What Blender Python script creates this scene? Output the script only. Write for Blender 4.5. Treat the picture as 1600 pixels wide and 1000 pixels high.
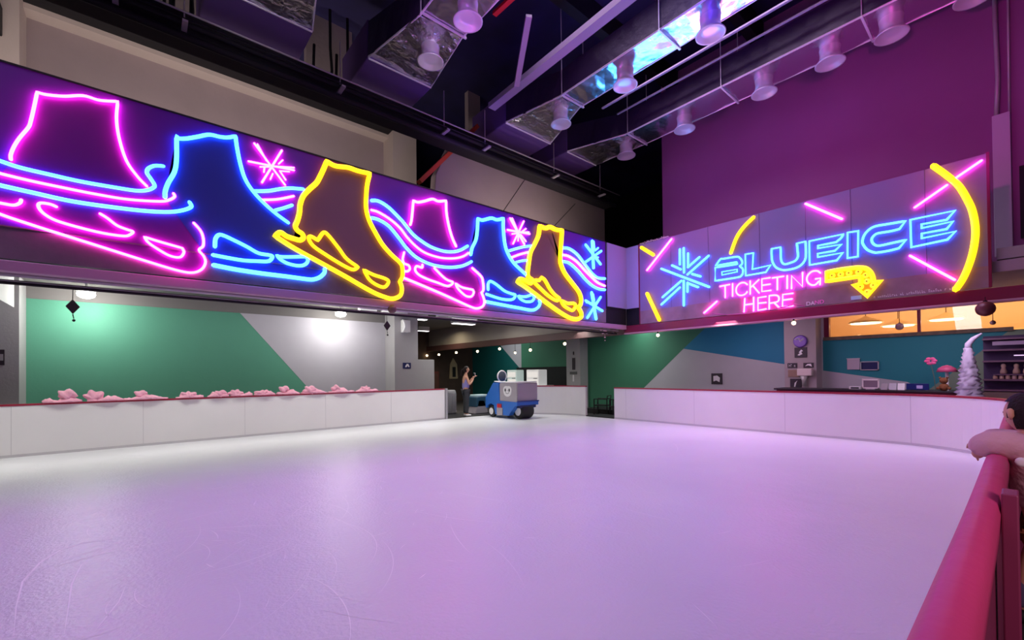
import bpy, bmesh, math, random
from mathutils import Vector, Matrix
random.seed(7)
D = bpy.data
sc = bpy.context.scene
for o in list(D.objects): D.objects.remove(o)
COL = sc.collection
R = math.radians
XB, YB = 11.52, 8.0          # planes of the two hanging fascias

# ---------------------------------------------------------------- camera
YAW, PITCH, ROLL, FPX, HY, CH = R(49.591), R(.574), R(.587), 682.57, 75.53, 1.5
F = Vector((math.cos(YAW)*math.cos(PITCH), math.sin(YAW)*math.cos(PITCH), math.sin(PITCH)))
Rt = Vector((math.sin(YAW), -math.cos(YAW), 0)); U = Rt.cross(F)
r2 = Rt*math.cos(ROLL) - U*math.sin(ROLL); u2 = U*math.cos(ROLL) + Rt*math.sin(ROLL)
cd = D.cameras.new('camera'); cam = D.objects.new('camera', cd); COL.objects.link(cam)
M = Matrix((r2, u2, -F)).transposed().to_4x4(); M.translation = (0, 0, CH); cam.matrix_world = M
cd.sensor_width = 36; cd.lens = FPX/1600*36; cd.shift_y = HY/1600; cd.clip_start = .02; cd.clip_end = 200
sc.camera = cam

# ---------------------------------------------------------------- world, lights, exposure
w = D.worlds.new('world'); sc.world = w; w.use_nodes = True
w.node_tree.nodes['Background'].inputs[0].default_value = (.45, .38, .75, 1)
w.node_tree.nodes['Background'].inputs[1].default_value = .025
sc.view_settings.view_transform = 'Standard'; sc.view_settings.look = 'None'
sc.view_settings.gamma = 1; sc.view_settings.exposure = 0; sc.view_settings.use_curve_mapping = False

def area(name, loc, target, size, power, color, size_y=None, spread=180):
    l = D.lights.new(name, 'AREA'); l.energy = power; l.color = color
    l.shape = 'RECTANGLE'; l.size = size; l.size_y = size_y or size; l.spread = R(spread)
    o = D.objects.new(name, l); COL.objects.link(o); o.location = loc
    o.rotation_euler = (Vector(target)-Vector(loc)).to_track_quat('-Z', 'Y').to_euler()
    return o
def spot(name, loc, target, power, color, angle=60, blend=.8, r=.1):
    l = D.lights.new(name, 'SPOT'); l.energy = power; l.color = color; l.spot_size = R(angle); l.spot_blend = blend; l.shadow_soft_size = r
    o = D.objects.new(name, l); COL.objects.link(o); o.location = loc
    o.rotation_euler = (Vector(target)-Vector(loc)).to_track_quat('-Z', 'Y').to_euler()
    return o
# coloured show lights hung in the hall above the ice
for x, c, e in ((-6.0, (.78, .60, .98), 92), (-2.5, (.78, .60, 1.0), 86), (3.05, (.77, .60, 1.0), 90), (6.6, (.82, .61, 1.0), 124), (9.2, (.90, .64, 1.0), 180)):
    area('hall_light', (x, 4.6, 9.9), (x, 4.6, 0), 1.2, e, c, 4.8, 110)
# magenta wash on the tall wall
spot('wall_wash_light', (7.5, 1.0, 6.2), (13, 1.0, 7.6), 190, (1.0, .03, .62), 90)
spot('wall_wash_light', (8.0, 6.2, 6.0), (13, 5.6, 7.0), 100, (.75, .10, .7), 85)
# added fills for the foil ducts, their flared ends and the roof
area('duct_fill', (12.1, 7.4, 5.55), (8.5, 5.2, 8.5), 2.2, 24, (.05, .36, 1.0), .6, 90)
area('duct_fill', (12.1, 4.0, 5.55), (8.5, 2.8, 8.5), .9, 9, (.05, .36, 1.0), .6, 90)
area('duct_fill', (12.1, 5.4, 5.55), (8.5, 3.8, 8.5), 1.0, 8, (1.0, .35, .6), .6, 90)
spot('duct_fill', (4.0, 6.0, 6.0), (4.8, 6.9, 8.5), 70, (.55, .10, 1.0), 60)
spot('duct_fill', (9.6, 3.4, 6.2), (11.4, 3.4, 8.5), 25, (.35, .15, 1.0), 90)
spot('duct_end_fill', (4.6, 6.6, 6.6), (4.6, 8.6, 8.5), 40, (1, .95, .95), 40)
spot('duct_end_fill', (8.8, 6.4, 6.6), (8.6, 8.6, 8.5), 25, (.85, .85, 1), 40)
spot('duct_end_fill', (1.6, 6.0, 6.4), (1.6, 8.8, 8.5), 45, (1, .97, .95), 50)
area('walkway_fill', (1.0, -1.8, 2.0), (3.9, 0, .8), .9, 36, (1.0, .62, .72), 1.2, 160)  # added fill for the child and the outer side of the rail
spot('roof_fill', (7, 3, 7.5), (8.5, 4, 11), 150, (.06, .01, 1.0), 100)
spot('roof_fill', (6.5, 8.6, 6.6), (7.0, 10.3, 8.5), 40, (.35, .10, 1.0), 130)
# added warm fill on the plaster above the banner
area('bulkhead_fill', (1.5, 11.2, 6.0), (1.5, 14.8, 9.2), 9, 190, (1.0, .84, .82), .6, 150)
area('bulkhead_fill', (9.5, 9.0, 5.9), (9.5, 11, 7), 4, 40, (1.0, .84, .76), .5, 150)
# white lamps under the low ceiling round the rink
for x, e in ((-5.2, 55), (-2.2, 55), (.6, 55), (3.4, 58), (6.2, 64), (9.0, 60)):
    area('low_ceiling_light', (x, 11.0, 3.66), (x, 11.2, 0), 1.6, e*.50, (1.0, .99, .91), .5, 104)
area('low_ceiling_light', (2.5, 13.4, 3.66), (2.5, 14.6, 1.5), 8, 32, (1.0, .98, .95), .4, 150)
area('low_ceiling_light', (9.6, 13.2, 3.6), (9.6, 13.2, 0), 1.5, 60, (1.0, .96, .9), .5, 165)
area('low_ceiling_light', (13.2, 16.5, 3.6), (14.5, 16.5, 1.5), .5, 55, (.95, 1.0, .98), 5, 165)
area('low_ceiling_light', (10.4, 17.5, 3.6), (10.4, 17.5, 0), 1.5, 30, (1.0, .85, .6), .5, 165)
area('low_ceiling_light', (12.9, 9.5, 3.1), (13.4, 9.4, 0), .5, 50, (.95, 1.0, .95), 4, 165)
area('low_ceiling_light', (12.7, 5.0, 3.1), (13.4, 5.0, .6), .5, 62, (1.0, .72, .90), 4.5, 165)
area('low_ceiling_light', (12.4, 1.0, 3.1), (13.8, 1.0, .8), .5, 55, (.95, .75, .95), 3.5, 165)

# ---------------------------------------------------------------- materials
MATS = {}
def mat(name, col, rough=.6, metal=0, emit=None, es=1.0, bump=0, bscale=20, var=0, vscale=3, spec=.5, detail=4, bdist=.05):
    if name in MATS: return MATS[name]
    m = D.materials.new(name); m.use_nodes = True; nt = m.node_tree; b = nt.nodes['Principled BSDF']
    b.inputs['Roughness'].default_value = rough; b.inputs['Metallic'].default_value = metal
    b.inputs['Specular IOR Level'].default_value = spec
    b.inputs['Base Color'].default_value = (*col, 1)
    tc = nt.nodes.new('ShaderNodeTexCoord')
    n = nt.nodes.new('ShaderNodeTexNoise'); n.inputs['Scale'].default_value = vscale; n.inputs['Detail'].default_value = detail
    nt.links.new(tc.outputs['Object'], n.inputs['Vector'])
    r = nt.nodes.new('ShaderNodeMix'); r.data_type = 'RGBA'
    v = var or .04
    r.inputs[6].default_value = (*[c*(1-v) for c in col], 1); r.inputs[7].default_value = (*[min(1, c*(1+v)) for c in col], 1)
    nt.links.new(n.outputs['Fac'], r.inputs[0]); nt.links.new(r.outputs[2], b.inputs['Base Color'])
    if bump:
        n2 = nt.nodes.new('ShaderNodeTexNoise'); n2.inputs['Scale'].default_value = bscale; n2.inputs['Detail'].default_value = detail
        nt.links.new(tc.outputs['Object'], n2.inputs['Vector'])
        bp = nt.nodes.new('ShaderNodeBump'); bp.inputs['Strength'].default_value = bump; bp.inputs['Distance'].default_value = bdist
        nt.links.new(n2.outputs['Fac'], bp.inputs['Height']); nt.links.new(bp.outputs['Normal'], b.inputs['Normal'])
    if emit:
        b.inputs['Emission Color'].default_value = (*emit, 1); b.inputs['Emission Strength'].default_value = es
    MATS[name] = m; return m
def glow(name, col, s):
    if name in MATS: return MATS[name]
    m = D.materials.new(name); m.use_nodes = True; nt = m.node_tree; b = nt.nodes['Principled BSDF']
    b.inputs['Base Color'].default_value = (*[min(1, c) for c in col], 1)
    b.inputs['Emission Color'].default_value = (*col, 1); b.inputs['Emission Strength'].default_value = s
    MATS[name] = m; return m
NEON = {'p': glow('neon_pink', (1.0, .048, .60), 18.0), 'c': glow('neon_cyan', (.032, .20, 1.0), 9.5), 'y': glow('neon_yellow', (1.0, .58, .006), 2.3)}
NEONR = {'p': NEON['p'], 'c': NEON['c'], 'y': NEON['y']}
m_wall = mat('beige_plaster', (.32, .26, .26), .8, bump=.15, bscale=8, var=.12, vscale=1.2)
m_trim = mat('trim_plaster', (.55, .48, .42), .7, bump=.1)
m_pillar = mat('grey_pillar_paint', (.42, .41, .42), .7, bump=.08)
m_white = mat('white_paint', (.80, .80, .80), .6)
m_green = mat('green_wall_paint', (.10, .36, .24), .65, bump=.05)
m_green2 = mat('deep_green_wall_paint', (.045, .21, .12), .65)
m_grey = mat('pale_grey_wall_paint', (.50, .49, .54), .65)
m_blue = mat('blue_wall_paint', (.012, .20, .36), .65)
m_teal = mat('teal_wall_paint', (.0, .12, .12), .65)
m_black = mat('black_paint', (.006, .006, .008), .7)
m_roof = mat('dark_roof_deck', (.012, .008, .06), .8, var=.8, vscale=.9)
m_dark = mat('dark_metal', (.012, .011, .014), .65, spec=.25)
m_brown = mat('dark_brown_wall', (.07, .045, .035), .8, var=.3)
m_magwall = mat('purple_wash_wall', (.33, .12, .30), .75, bump=.2, bscale=3, var=.1, vscale=.8)  # part of the magenta wash is put into this base colour
m_floor = mat('dark_floor', (.05, .045, .045), .5, var=.2)
m_board = mat('white_board_plastic', (.84, .82, .82), .38, var=.03, vscale=2)
m_red = mat('red_cap_plastic', (.32, .012, .04), .4)
m_pad = mat('crimson_rail_vinyl', (.58, .05, .18), .45, bump=.12, bscale=5)
m_pad2 = mat('maroon_board_plastic', (.22, .03, .09), .45)
m_foil = mat('silver_duct_foil', (.80, .80, .84), .24, 1, bump=.55, bscale=2.0, detail=2, bdist=.08)
m_foilc = mat('crumpled_duct_foil', (.85, .85, .88), .28, 1, bump=1.0, bscale=3.0, detail=4, bdist=.12)
m_side = mat('duct_side_shade', (.035, .02, .06), .35, bump=.4, bscale=3)  # dark colour puts shade on the sides of the foil ducts
m_tape = mat('pale_foil_tape', (.85, .83, .88), .35, .3)
m_nozzle = mat('white_nozzle_metal', (.72, .68, .74), .35, .3)
m_unit = mat('dark_purple_casing', (.12, .06, .24), .7)
m_pipe = mat('pale_pipe_metal', (.50, .48, .48), .45, .3)
m_redpipe = mat('maroon_beam_paint', (.20, .015, .05), .3)

m_lilac = mat('lilac_cladding', (.30, .26, .46), .6)
m_strip = mat('brown_grey_fascia_strip', (.17, .13, .155), .35, bump=.2, bscale=3, var=.5, vscale=2)
m_lamp = glow('white_lamp_glow', (1.0, .97, .92), 18)
m_warm = glow('warm_bulb_glow', (1.0, .75, .42), 9)
m_panel = glow('ceiling_panel_glow', (1, .98, .95), 4)
m_pinkfab = mat('pink_fabric', (1.0, .44, .58), .75, bump=.6, bscale=14, var=.15, vscale=6)
m_mblue = mat('machine_blue', (.03, .16, .58), .35)
m_mgrey = mat('machine_grey', (.40, .36, .40), .45)
m_rubber = mat('black_rubber', (.012, .012, .014), .6)
m_navy = mat('navy_paint', (.01, .02, .10), .4)
m_skin = mat('skin', (.62, .33, .22), .55)
m_hair = mat('black_hair', (.016, .008, .009), .6, bump=.4, bscale=60, spec=.2)
m_signb = mat('sign_dark', (.03, .02, .03), .5)
m_signw = mat('sign_white', (.80, .78, .80), .5)

# printed banner film: indigo that drifts to purple
def banner_mat(name, a, b, scale):
    m = D.materials.new(name); m.use_nodes = True; nt = m.node_tree; bs = nt.nodes['Principled BSDF']
    bs.inputs['Roughness'].default_value = .42
    tc = nt.nodes.new('ShaderNodeTexCoord'); n = nt.nodes.new('ShaderNodeTexNoise'); n.inputs['Scale'].default_value = scale; n.inputs['Detail'].default_value = 1
    cr = nt.nodes.new('ShaderNodeValToRGB'); cr.color_ramp.elements[0].position = .4; cr.color_ramp.elements[1].position = .6
    cr.color_ramp.elements[0].color = (*a, 1); cr.color_ramp.elements[1].color = (*b, 1)
    nt.links.new(tc.outputs['Object'], n.inputs['Vector']); nt.links.new(n.outputs['Fac'], cr.inputs[0]); nt.links.new(cr.outputs[0], bs.inputs['Base Color'])
    return m
m_banner = banner_mat('printed_indigo_film', (.08, .02, .36), (.16, .02, .32), .8)
m_bannerR = banner_mat('violet_grey_film', (.20, .17, .36), (.25, .17, .33), .6)
m_fill = {'p': mat('purple_print', (.18, .01, .25), .45), 'c': mat('navy_print', (.035, .05, .32), .45), 'y': mat('maroon_print', (.20, .10, .13), .45)}

# ice
def ice_mat():
    m = D.materials.new('rink_ice'); m.use_nodes = True; nt = m.node_tree; b = nt.nodes['Principled BSDF']
    tc = nt.nodes.new('ShaderNodeTexCoord')
    n = nt.nodes.new('ShaderNodeTexNoise'); n.inputs['Scale'].default_value = .5; n.inputs['Detail'].default_value = 5
    cr = nt.nodes.new('ShaderNodeValToRGB'); cr.color_ramp.elements[0].color = (.66, .67, .72, 1); cr.color_ramp.elements[1].color = (.80, .80, .84, 1)
    nt.links.new(tc.outputs['Object'], n.inputs['Vector']); nt.links.new(n.outputs['Fac'], cr.inputs[0]); nt.links.new(cr.outputs[0], b.inputs['Base Color'])
    b.inputs['Roughness'].default_value = .30; b.inputs['Specular IOR Level'].default_value = .3
    n1 = nt.nodes.new('ShaderNodeTexNoise'); n1.inputs['Scale'].default_value = 34; n1.inputs['Detail'].default_value = 5
    n2 = nt.nodes.new('ShaderNodeTexNoise'); n2.inputs['Scale'].default_value = 2.5; n2.inputs['Detail'].default_value = 2
    ad = nt.nodes.new('ShaderNodeMath'); ad.operation = 'MULTIPLY_ADD'; ad.inputs[1].default_value = .5
    nt.links.new(tc.outputs['Object'], n1.inputs['Vector']); nt.links.new(tc.outputs['Object'], n2.inputs['Vector'])
    nt.links.new(n1.outputs['Fac'], ad.inputs[0]); nt.links.new(n2.outputs['Fac'], ad.inputs[2])
    bp = nt.nodes.new('ShaderNodeBump'); bp.inputs['Strength'].default_value = .6; bp.inputs['Distance'].default_value = .02
    nt.links.new(ad.outputs[0], bp.inputs['Height']); nt.links.new(bp.outputs['Normal'], b.inputs['Normal'])
    return m
m_ice = ice_mat()

# ---------------------------------------------------------------- builders
def adopt(o, parent):
    o.parent = parent
    if not parent.parent: o.matrix_parent_inverse = Matrix.Translation(-parent.location)
def obj(name, bm, m, parent=None, smooth=False):
    me = D.meshes.new(name); bmesh.ops.recalc_face_normals(bm, faces=bm.faces); bm.to_mesh(me); bm.free()
    for x in (m if isinstance(m, (list, tuple)) else [m]): me.materials.append(x)
    if smooth:
        for p in me.polygons: p.use_smooth = True
    o = D.objects.new(name, me); COL.objects.link(o)
    if parent: adopt(o, parent)
    return o
def thing(name, label, cat, loc=(0, 0, 0), group=None):
    o = D.objects.new(name, None); o.empty_display_size = .1; COL.objects.link(o); o.location = loc
    o['label'] = label; o['category'] = cat
    if group: o['group'] = group
    return o
def tag(o, label, cat, group=None, kind=None):
    o['label'] = label; o['category'] = cat
    if group: o['group'] = group
    if kind: o['kind'] = kind
    return o
def struct(name, bm, m, smooth=False):
    o = obj(name, bm, m, smooth=smooth); o['kind'] = 'structure'; return o
def BM(): return bmesh.new()
def box(bm, a, b, bev=0, mi=0):
    (x0, y0, z0), (x1, y1, z1) = a, b
    x0, x1 = min(x0, x1), max(x0, x1); y0, y1 = min(y0, y1), max(y0, y1); z0, z1 = min(z0, z1), max(z0, z1)
    n = len(bm.faces)
    vs = [bm.verts.new(p) for p in ((x0, y0, z0), (x1, y0, z0), (x1, y1, z0), (x0, y1, z0), (x0, y0, z1), (x1, y0, z1), (x1, y1, z1), (x0, y1, z1))]
    fs = [bm.faces.new([vs[i] for i in f]) for f in ((0, 3, 2, 1), (4, 5, 6, 7), (0, 1, 5, 4), (1, 2, 6, 5), (2, 3, 7, 6), (3, 0, 4, 7))]
    for f in fs: f.material_index = mi
    if bev:
        es = list({e for f in fs for e in f.edges})
        bmesh.ops.bevel(bm, geom=es, offset=bev, segments=2, affect='EDGES', profile=.5)
    return bm
def prism(bm, pts, axis, a, b, mi=0, bev=0):
    """polygon pts in the two other axes, extruded along axis from a to b"""
    def P(p, t): return {0: (t, p[0], p[1]), 1: (p[0], t, p[1]), 2: (p[0], p[1], t)}[axis]
    v0 = [bm.verts.new(P(p, a)) for p in pts]; v1 = [bm.verts.new(P(p, b)) for p in pts]
    n = len(pts); fs = [bm.faces.new(v0), bm.faces.new(v1[::-1])]
    for i in range(n): fs.append(bm.faces.new((v0[i], v0[(i+1) % n], v1[(i+1) % n], v1[i])))
    for f in fs: f.material_index = mi
    if bev:
        es = list({e for f in fs for e in f.edges}); bmesh.ops.bevel(bm, geom=es, offset=bev, segments=2, affect='EDGES')
    return bm
def tube(bm, pts, r, closed=False, sides=8, rads=None, caps=True):
    pts = [Vector(p) for p in pts]; n = len(pts); rings = []; prev = None
    for i, p in enumerate(pts):
        a = pts[i-1] if (i > 0 or closed) else p; b = pts[(i+1) % n] if (i < n-1 or closed) else p
        d1 = (p-a); d2 = (b-p)
        t = (d1.normalized() if d1.length > 1e-7 else Vector()) + (d2.normalized() if d2.length > 1e-7 else Vector())
        if t.length < 1e-6: t = d2 if d2.length > 1e-7 else Vector((1, 0, 0))
        t.normalize()
        if prev is None:
            up = Vector((0, 0, 1)) if abs(t.z) < .9 else Vector((1, 0, 0)); nx = t.cross(up).normalized()
        else:
            nx = (prev - t*prev.dot(t)); nx = nx.normalized() if nx.length > 1e-6 else t.orthogonal().normalized()
        prev = nx; ny = t.cross(nx); rr = rads[i] if rads else r
        rings.append([bm.verts.new(p + (nx*math.cos(2*math.pi*k/sides) + ny*math.sin(2*math.pi*k/sides))*rr) for k in range(sides)])
    for i in range(n if closed else n-1):
        A, B = rings[i], rings[(i+1) % n]
        for k in range(sides): bm.faces.new((A[k], A[(k+1) % sides], B[(k+1) % sides], B[k]))
    if not closed and caps:
        for rg, s in ((rings[0], 1), (rings[-1], -1)):
            try: bm.faces.new(rg[::s])
            except ValueError: pass
    return bm
def lathe(bm, prof, c=(0, 0, 0), axis='Z', seg=20, cap=True):
    rings = []
    for r, h in prof:
        ring = []
        for k in range(seg):
            a = 2*math.pi*k/seg; x, y = r*math.cos(a), r*math.sin(a)
            p = {'Z': (x, y, h), 'X': (h, x, y), 'Y': (x, h, y)}[axis]
            ring.append(bm.verts.new(Vector(p)+Vector(c)))
        rings.append(ring)
    for A, B in zip(rings, rings[1:]):
        for k in range(seg): bm.faces.new((A[k], A[(k+1) % seg], B[(k+1) % seg], B[k]))
    if cap: bm.faces.new(rings[0][::-1]); bm.faces.new(rings[-1])
    return bm
def ball(bm, c, r, sx=1, sy=1, sz=1, sub=2):
    g = bmesh.ops.create_icosphere(bm, subdivisions=sub, radius=r)
    for v in g['verts']: v.co = Vector((v.co.x*sx, v.co.y*sy, v.co.z*sz)) + Vector(c)
    return bm
def smooth_path(pts, closed, step=6):
    """2D points [a,b(,1 corner)] -> Catmull-Rom through smooth points, straight through corners"""
    n = len(pts); out = []; P = [Vector((p[0], p[1])) for p in pts]; C = [len(p) > 2 for p in pts]
    for i in range(n if closed else n-1):
        j = (i+1) % n; p1, p2 = P[i], P[j]
        p0 = P[i-1] if (i > 0 or closed) and not C[i] else p1 - (p2-p1)*.6
        p3 = P[(j+1) % n] if (j < n-1 or closed) and not C[j] else p2 + (p2-p1)*.6
        k = 1 if (C[i] and C[j]) else step
        for s in range(k):
            t = s/k
            out.append(.5*((2*p1) + (p2-p0)*t + (2*p0-5*p1+4*p2-p3)*t*t + (3*p1-p0-3*p2+p3)*t*t*t))
    if not closed: out.append(P[-1])
    return out
def text_mesh(name, s, size, m, loc, rot, parent=None, depth=.004, align='CENTER', bold=0):
    cu = D.curves.new(name, 'FONT'); cu.body = s; cu.size = size; cu.extrude = depth; cu.align_x = align; cu.align_y = 'CENTER'; cu.offset = bold
    to = D.objects.new(name+'_tmp', cu); COL.objects.link(to)
    bpy.context.view_layer.update()
    me = D.meshes.new_from_object(to.evaluated_get(bpy.context.evaluated_depsgraph_get()))
    D.objects.remove(to); me.materials.clear(); me.materials.append(m); me.name = name
    mw = Matrix.Translation(loc) @ rot
    me.transform(mw)
    o = D.objects.new(name, me); COL.objects.link(o)
    if parent: adopt(o, parent)
    return o
ROT_L = Matrix.Rotation(R(90), 4, 'X')                                  # text that faces -Y
ROT_R = Matrix.Rotation(R(-90), 4, 'Z') @ Matrix.Rotation(R(90), 4, 'X')  # text that faces -X
def skin(points, edges, sub=2):
    """points: name -> (x,y,z,r) ; continuous surface grown with a Skin modifier, returned as a mesh"""
    names = list(points); me = D.meshes.new('t'); idx = {k: i for i, k in enumerate(names)}
    me.from_pydata([points[k][:3] for k in names], [(idx[a], idx[b]) for a, b in edges], [])
    o = D.objects.new('t', me); COL.objects.link(o); o.modifiers.new('s', 'SKIN')
    for k in names:
        sv = me.skin_vertices[0].data[idx[k]]; r = points[k][3]
        sv.radius = r if isinstance(r, tuple) else (r, r); sv.use_root = (k == names[0])
    ss = o.modifiers.new('u', 'SUBSURF'); ss.levels = sub; ss.render_levels = sub
    bpy.context.view_layer.update()
    out = D.meshes.new_from_object(o.evaluated_get(bpy.context.evaluated_depsgraph_get()))
    D.objects.remove(o); return out
def meshobj(name, meshes, m, parent=None):
    bm = BM()
    for me in meshes: bm.from_mesh(me)
    return obj(name, bm, m, parent, smooth=True)
def copy_tree(o, parent=None):
    c = o.copy(); COL.objects.link(c)
    if parent: c.parent = parent; c.matrix_parent_inverse = o.matrix_parent_inverse.copy()
    for ch in [x for x in D.objects if x.parent == o]: copy_tree(ch, c)
    return c
def dup(o, delta, label=None):
    c = copy_tree(o); c.location = Vector(o.location)+Vector(delta)
    if label: c['label'] = label
    return c

# ---------------------------------------------------------------- setting: ice, floor, walls
def rink_outline(inset=0.0):
    # ccw from the near right: straight along y=.1, rounded corners, straight along x=11.5, y=12.4
    pts = []
    x0, x1, y0, y1 = -7.0, 11.5, .12, 12.38
    def arc(cx, cy, r, a0, a1, n=10):
        for i in range(n+1):
            a = R(a0 + (a1-a0)*i/n); pts.append((cx+r*math.cos(a), cy+r*math.sin(a)))
    arc(x1-1.6, y0+1.6, 1.6, -90, 0); arc(x1-2.7, y1-2.7, 2.7, 0, 90); arc(x0+1.6, y1-1.6, 1.6, 90, 180); arc(x0+1.6, y0+1.6, 1.6, 180, 270)
    return pts
OUT = rink_outline()
bm = BM(); prism(bm, OUT, 2, -.06, 0.0); struct('floor_ice', bm, m_ice)
bm = BM(); box(bm, (-12, -5, -.3), (24, 22, -.06)); 
struct('floor', bm, m_floor)
# threshold mats at the two gaps
bm = BM(); box(bm, (7.7, 12.42, -.06), (11.6, 14.0, 0.005)); struct('trim_1', bm, m_rubber)
bm = BM(); box(bm, (11.52, 8.5, -.06), (12.3, 9.7, .03)); struct('trim_2', bm, m_rubber)

# lower left bay: green wall, two pillars
bm = BM()
box(bm, (-12, 15.3, -.06), (7.8, 15.5, 11), mi=0)
box(bm, (-2.6, 15.285, .0), (6.9, 15.3, 3.38), mi=1)
box(bm, (-2.6, 15.28, 3.385), (6.9, 15.3, 3.76), mi=3)
prism(bm, [(2.29, 3.381), (6.9, 3.381), (6.9, 0), (5.09, 0)], 1, 15.28, 15.2999, mi=2)
struct('wall_left', bm, [m_wall, m_green, m_grey, mat('grey_head_band', (.20, .19, .185), .8)])
for i, (xa, xb) in enumerate(((-3.2, -2.05), (6.88, 7.8))):
    bm = BM(); box(bm, (xa, 14.5, -.06), (xb, 15.3, 3.76)); struct('trim_%d' % (3+i), bm, m_pillar)
    bm = BM(); box(bm, (xa, 14.5, 4.3), (xb, 15.3, 10.2)); struct('trim_%d' % (5+i), bm, [m_trim, m_wall])
bm = BM(); box(bm, (-12, 14.5, 4.3), (-3.2, 15.3, 11)); struct('wall_left_end', bm, m_wall)
bm = BM(); box(bm, (-2.05, 14.5, 10.2), (7.8, 15.3, 11)); struct('trim_7', bm, m_black)
bm = BM(); box(bm, (-2.05, 14.9, 10.08), (6.88, 15.3, 10.2)); struct('trim_14', bm, m_trim)
# second upper bay: a slab of plaster hung nearer to the ice
bm = BM(); prism(bm, [(6.3, 4.3), (14.4, 4.3), (14.4, 8.4), (7.1, 8.4), (6.55, 7.3)], 1, 11.0, 11.3, bev=.01)
struct('wall_bulkhead', bm, m_wall)
bm = BM()
for pts in ([(8.1, 5.5, ), (10.1, 8.2)], [(10.6, 6.0), (12.6, 7.9)]):
    tube(bm, [(p[0], 10.995, p[1]) for p in pts], .012, sides=4)
struct('trim_8', bm, m_black)
# plaster seen between the ducts above the roof pipes
for k, (xa, xb, za) in enumerate(((.2, 1.2, 9.0), (3.3, 4.5, 9.1), (8.4, 8.9, 9.0))):
    bm = BM(); box(bm, (xa, 12.0, za), (xb, 12.2, 11)); struct('trim_%d' % (30+k), bm, m_wall)
# low ceiling and its beams
bm = BM(); box(bm, (-12, 8.12, 3.76), (14.5, 15.3, 4.3)); box(bm, (7.8, 15.3, 3.76), (14.6, 20.6, 4.3)); struct('ceiling_low', bm, mat('grey_soffit', (.20, .19, .18), .8))
bm = BM(); box(bm, (11.6, -5, 3.2), (14.5, 7.9, 3.4)); struct('ceiling_low_right', bm, mat('rosy_soffit', (.35, .25, .27), .8))
bm = BM(); box(bm, (11.66, 8.12, 2.92), (12.1, 20.5, 3.76)); struct('trim_9', bm, mat('beam_grey', (.42, .38, .33), .8))
# room end and the wall on the right
bm = BM(); box(bm, (7.8, 20.5, -.06), (14.6, 20.7, 4.3)); struct('wall_back', bm, m_brown)
bm = BM(); box(bm, (7.6, 15.5, -.06), (7.8, 20.5, 4.3)); struct('wall_passage', bm, m_brown)
bm = BM()
box(bm, (14.5, -5, -.06), (14.7, 3.62, 2.33), mi=0); box(bm, (14.5, 3.62, -.06), (14.7, 20.5, 4.3), mi=0)
def mural(pts, k, t=.004): prism(bm, pts, 0, 14.5-t, 14.4999, mi=k)
mural([(20.5, 0), (20.5, 3.7), (18.9, 3.7), (16.3, 1.62), (16.3, 0)], 3)
mural([(18.9, 3.7), (16.3, 3.7), (16.3, 1.62)], 0)
mural([(16.3, 0), (16.3, 3.7), (12.8, 3.7), (12.8, 0)], 1)
mural([(12.8, 0), (12.8, 3.7), (6.05, 3.7), (7.75, 2.28), (10.35, 0)], 1)
mural([(7.75, 2.28), (6.05, 3.7), (4.45, 3.7), (4.45, 1.64)], 2)
mural([(3.65, 1.47), (3.65, 2.33), (.2, 2.33), (1.55, .95), (1.9, 1.17)], 4)
mural([(1.55, .95), (.2, 2.33), (-1, 2.33), (-1, 0), (1.55, 0)], 5)
struct('wall_right', bm, [m_grey, m_green2, m_blue, m_teal, mat('petrol_wall_paint', (.012, .22, .27), .65), mat('sage_wall_paint', (.20, .27, .20), .7)])
bm = BM(); box(bm, (14.42, .15, 2.3), (14.56, 3.62, 2.39)); struct('trim_10', bm, mat('mossy_ledge', (.16, .12, .09), .9, var=.6, vscale=9))
for i, (ya, yb) in enumerate(((12.05, 12.82), (3.68, 4.45))):
    bm = BM(); box(bm, (14.0, ya, -.06), (14.5, yb, 3.76 if i == 0 else 3.2)); struct('trim_%d' % (11+i), bm, [m_pillar, mat('rosy_pillar_paint', (.40, .33, .36), .7)][i])
# tall purple wall with the post and its conduits
bm = BM(); box(bm, (13.0, -5, 3.4), (13.3, 7.6, 11)); struct('wall_purple', bm, m_magwall)
bm = BM(); box(bm, (12.9, .12, 3.7), (13.0, .36, 6.5), .01); struct('trim_13', bm, mat('pale_post_paint', (.62, .55, .66), .6))
bm = BM(); tube(bm, [(12.93, .3, 6.5), (12.93, .27, 7.2), (12.93, .29, 8.4), (12.93, .28, 11)], .035); 
tag(obj('conduit', bm, m_pipe, smooth=True), 'worn pale conduit rising above the pale post on the purple wall', 'pipe')
bm = BM(); tube(bm, [(12.95, .13, 6.5), (12.95, .1, 11)], .018)
tag(obj('conduit', bm, m_pipe, smooth=True), 'thin conduit to the right of the worn one on the purple wall', 'pipe')
bm = BM(); box(bm, (11.6, -5, 3.42), (13.0, .3, 3.62)); struct('trim_15', bm, m_wall)
bm = BM(); box(bm, (12.97, -2, 4.0), (13.0, .02, 5.4)); struct('trim_16', bm, m_black)
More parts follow.
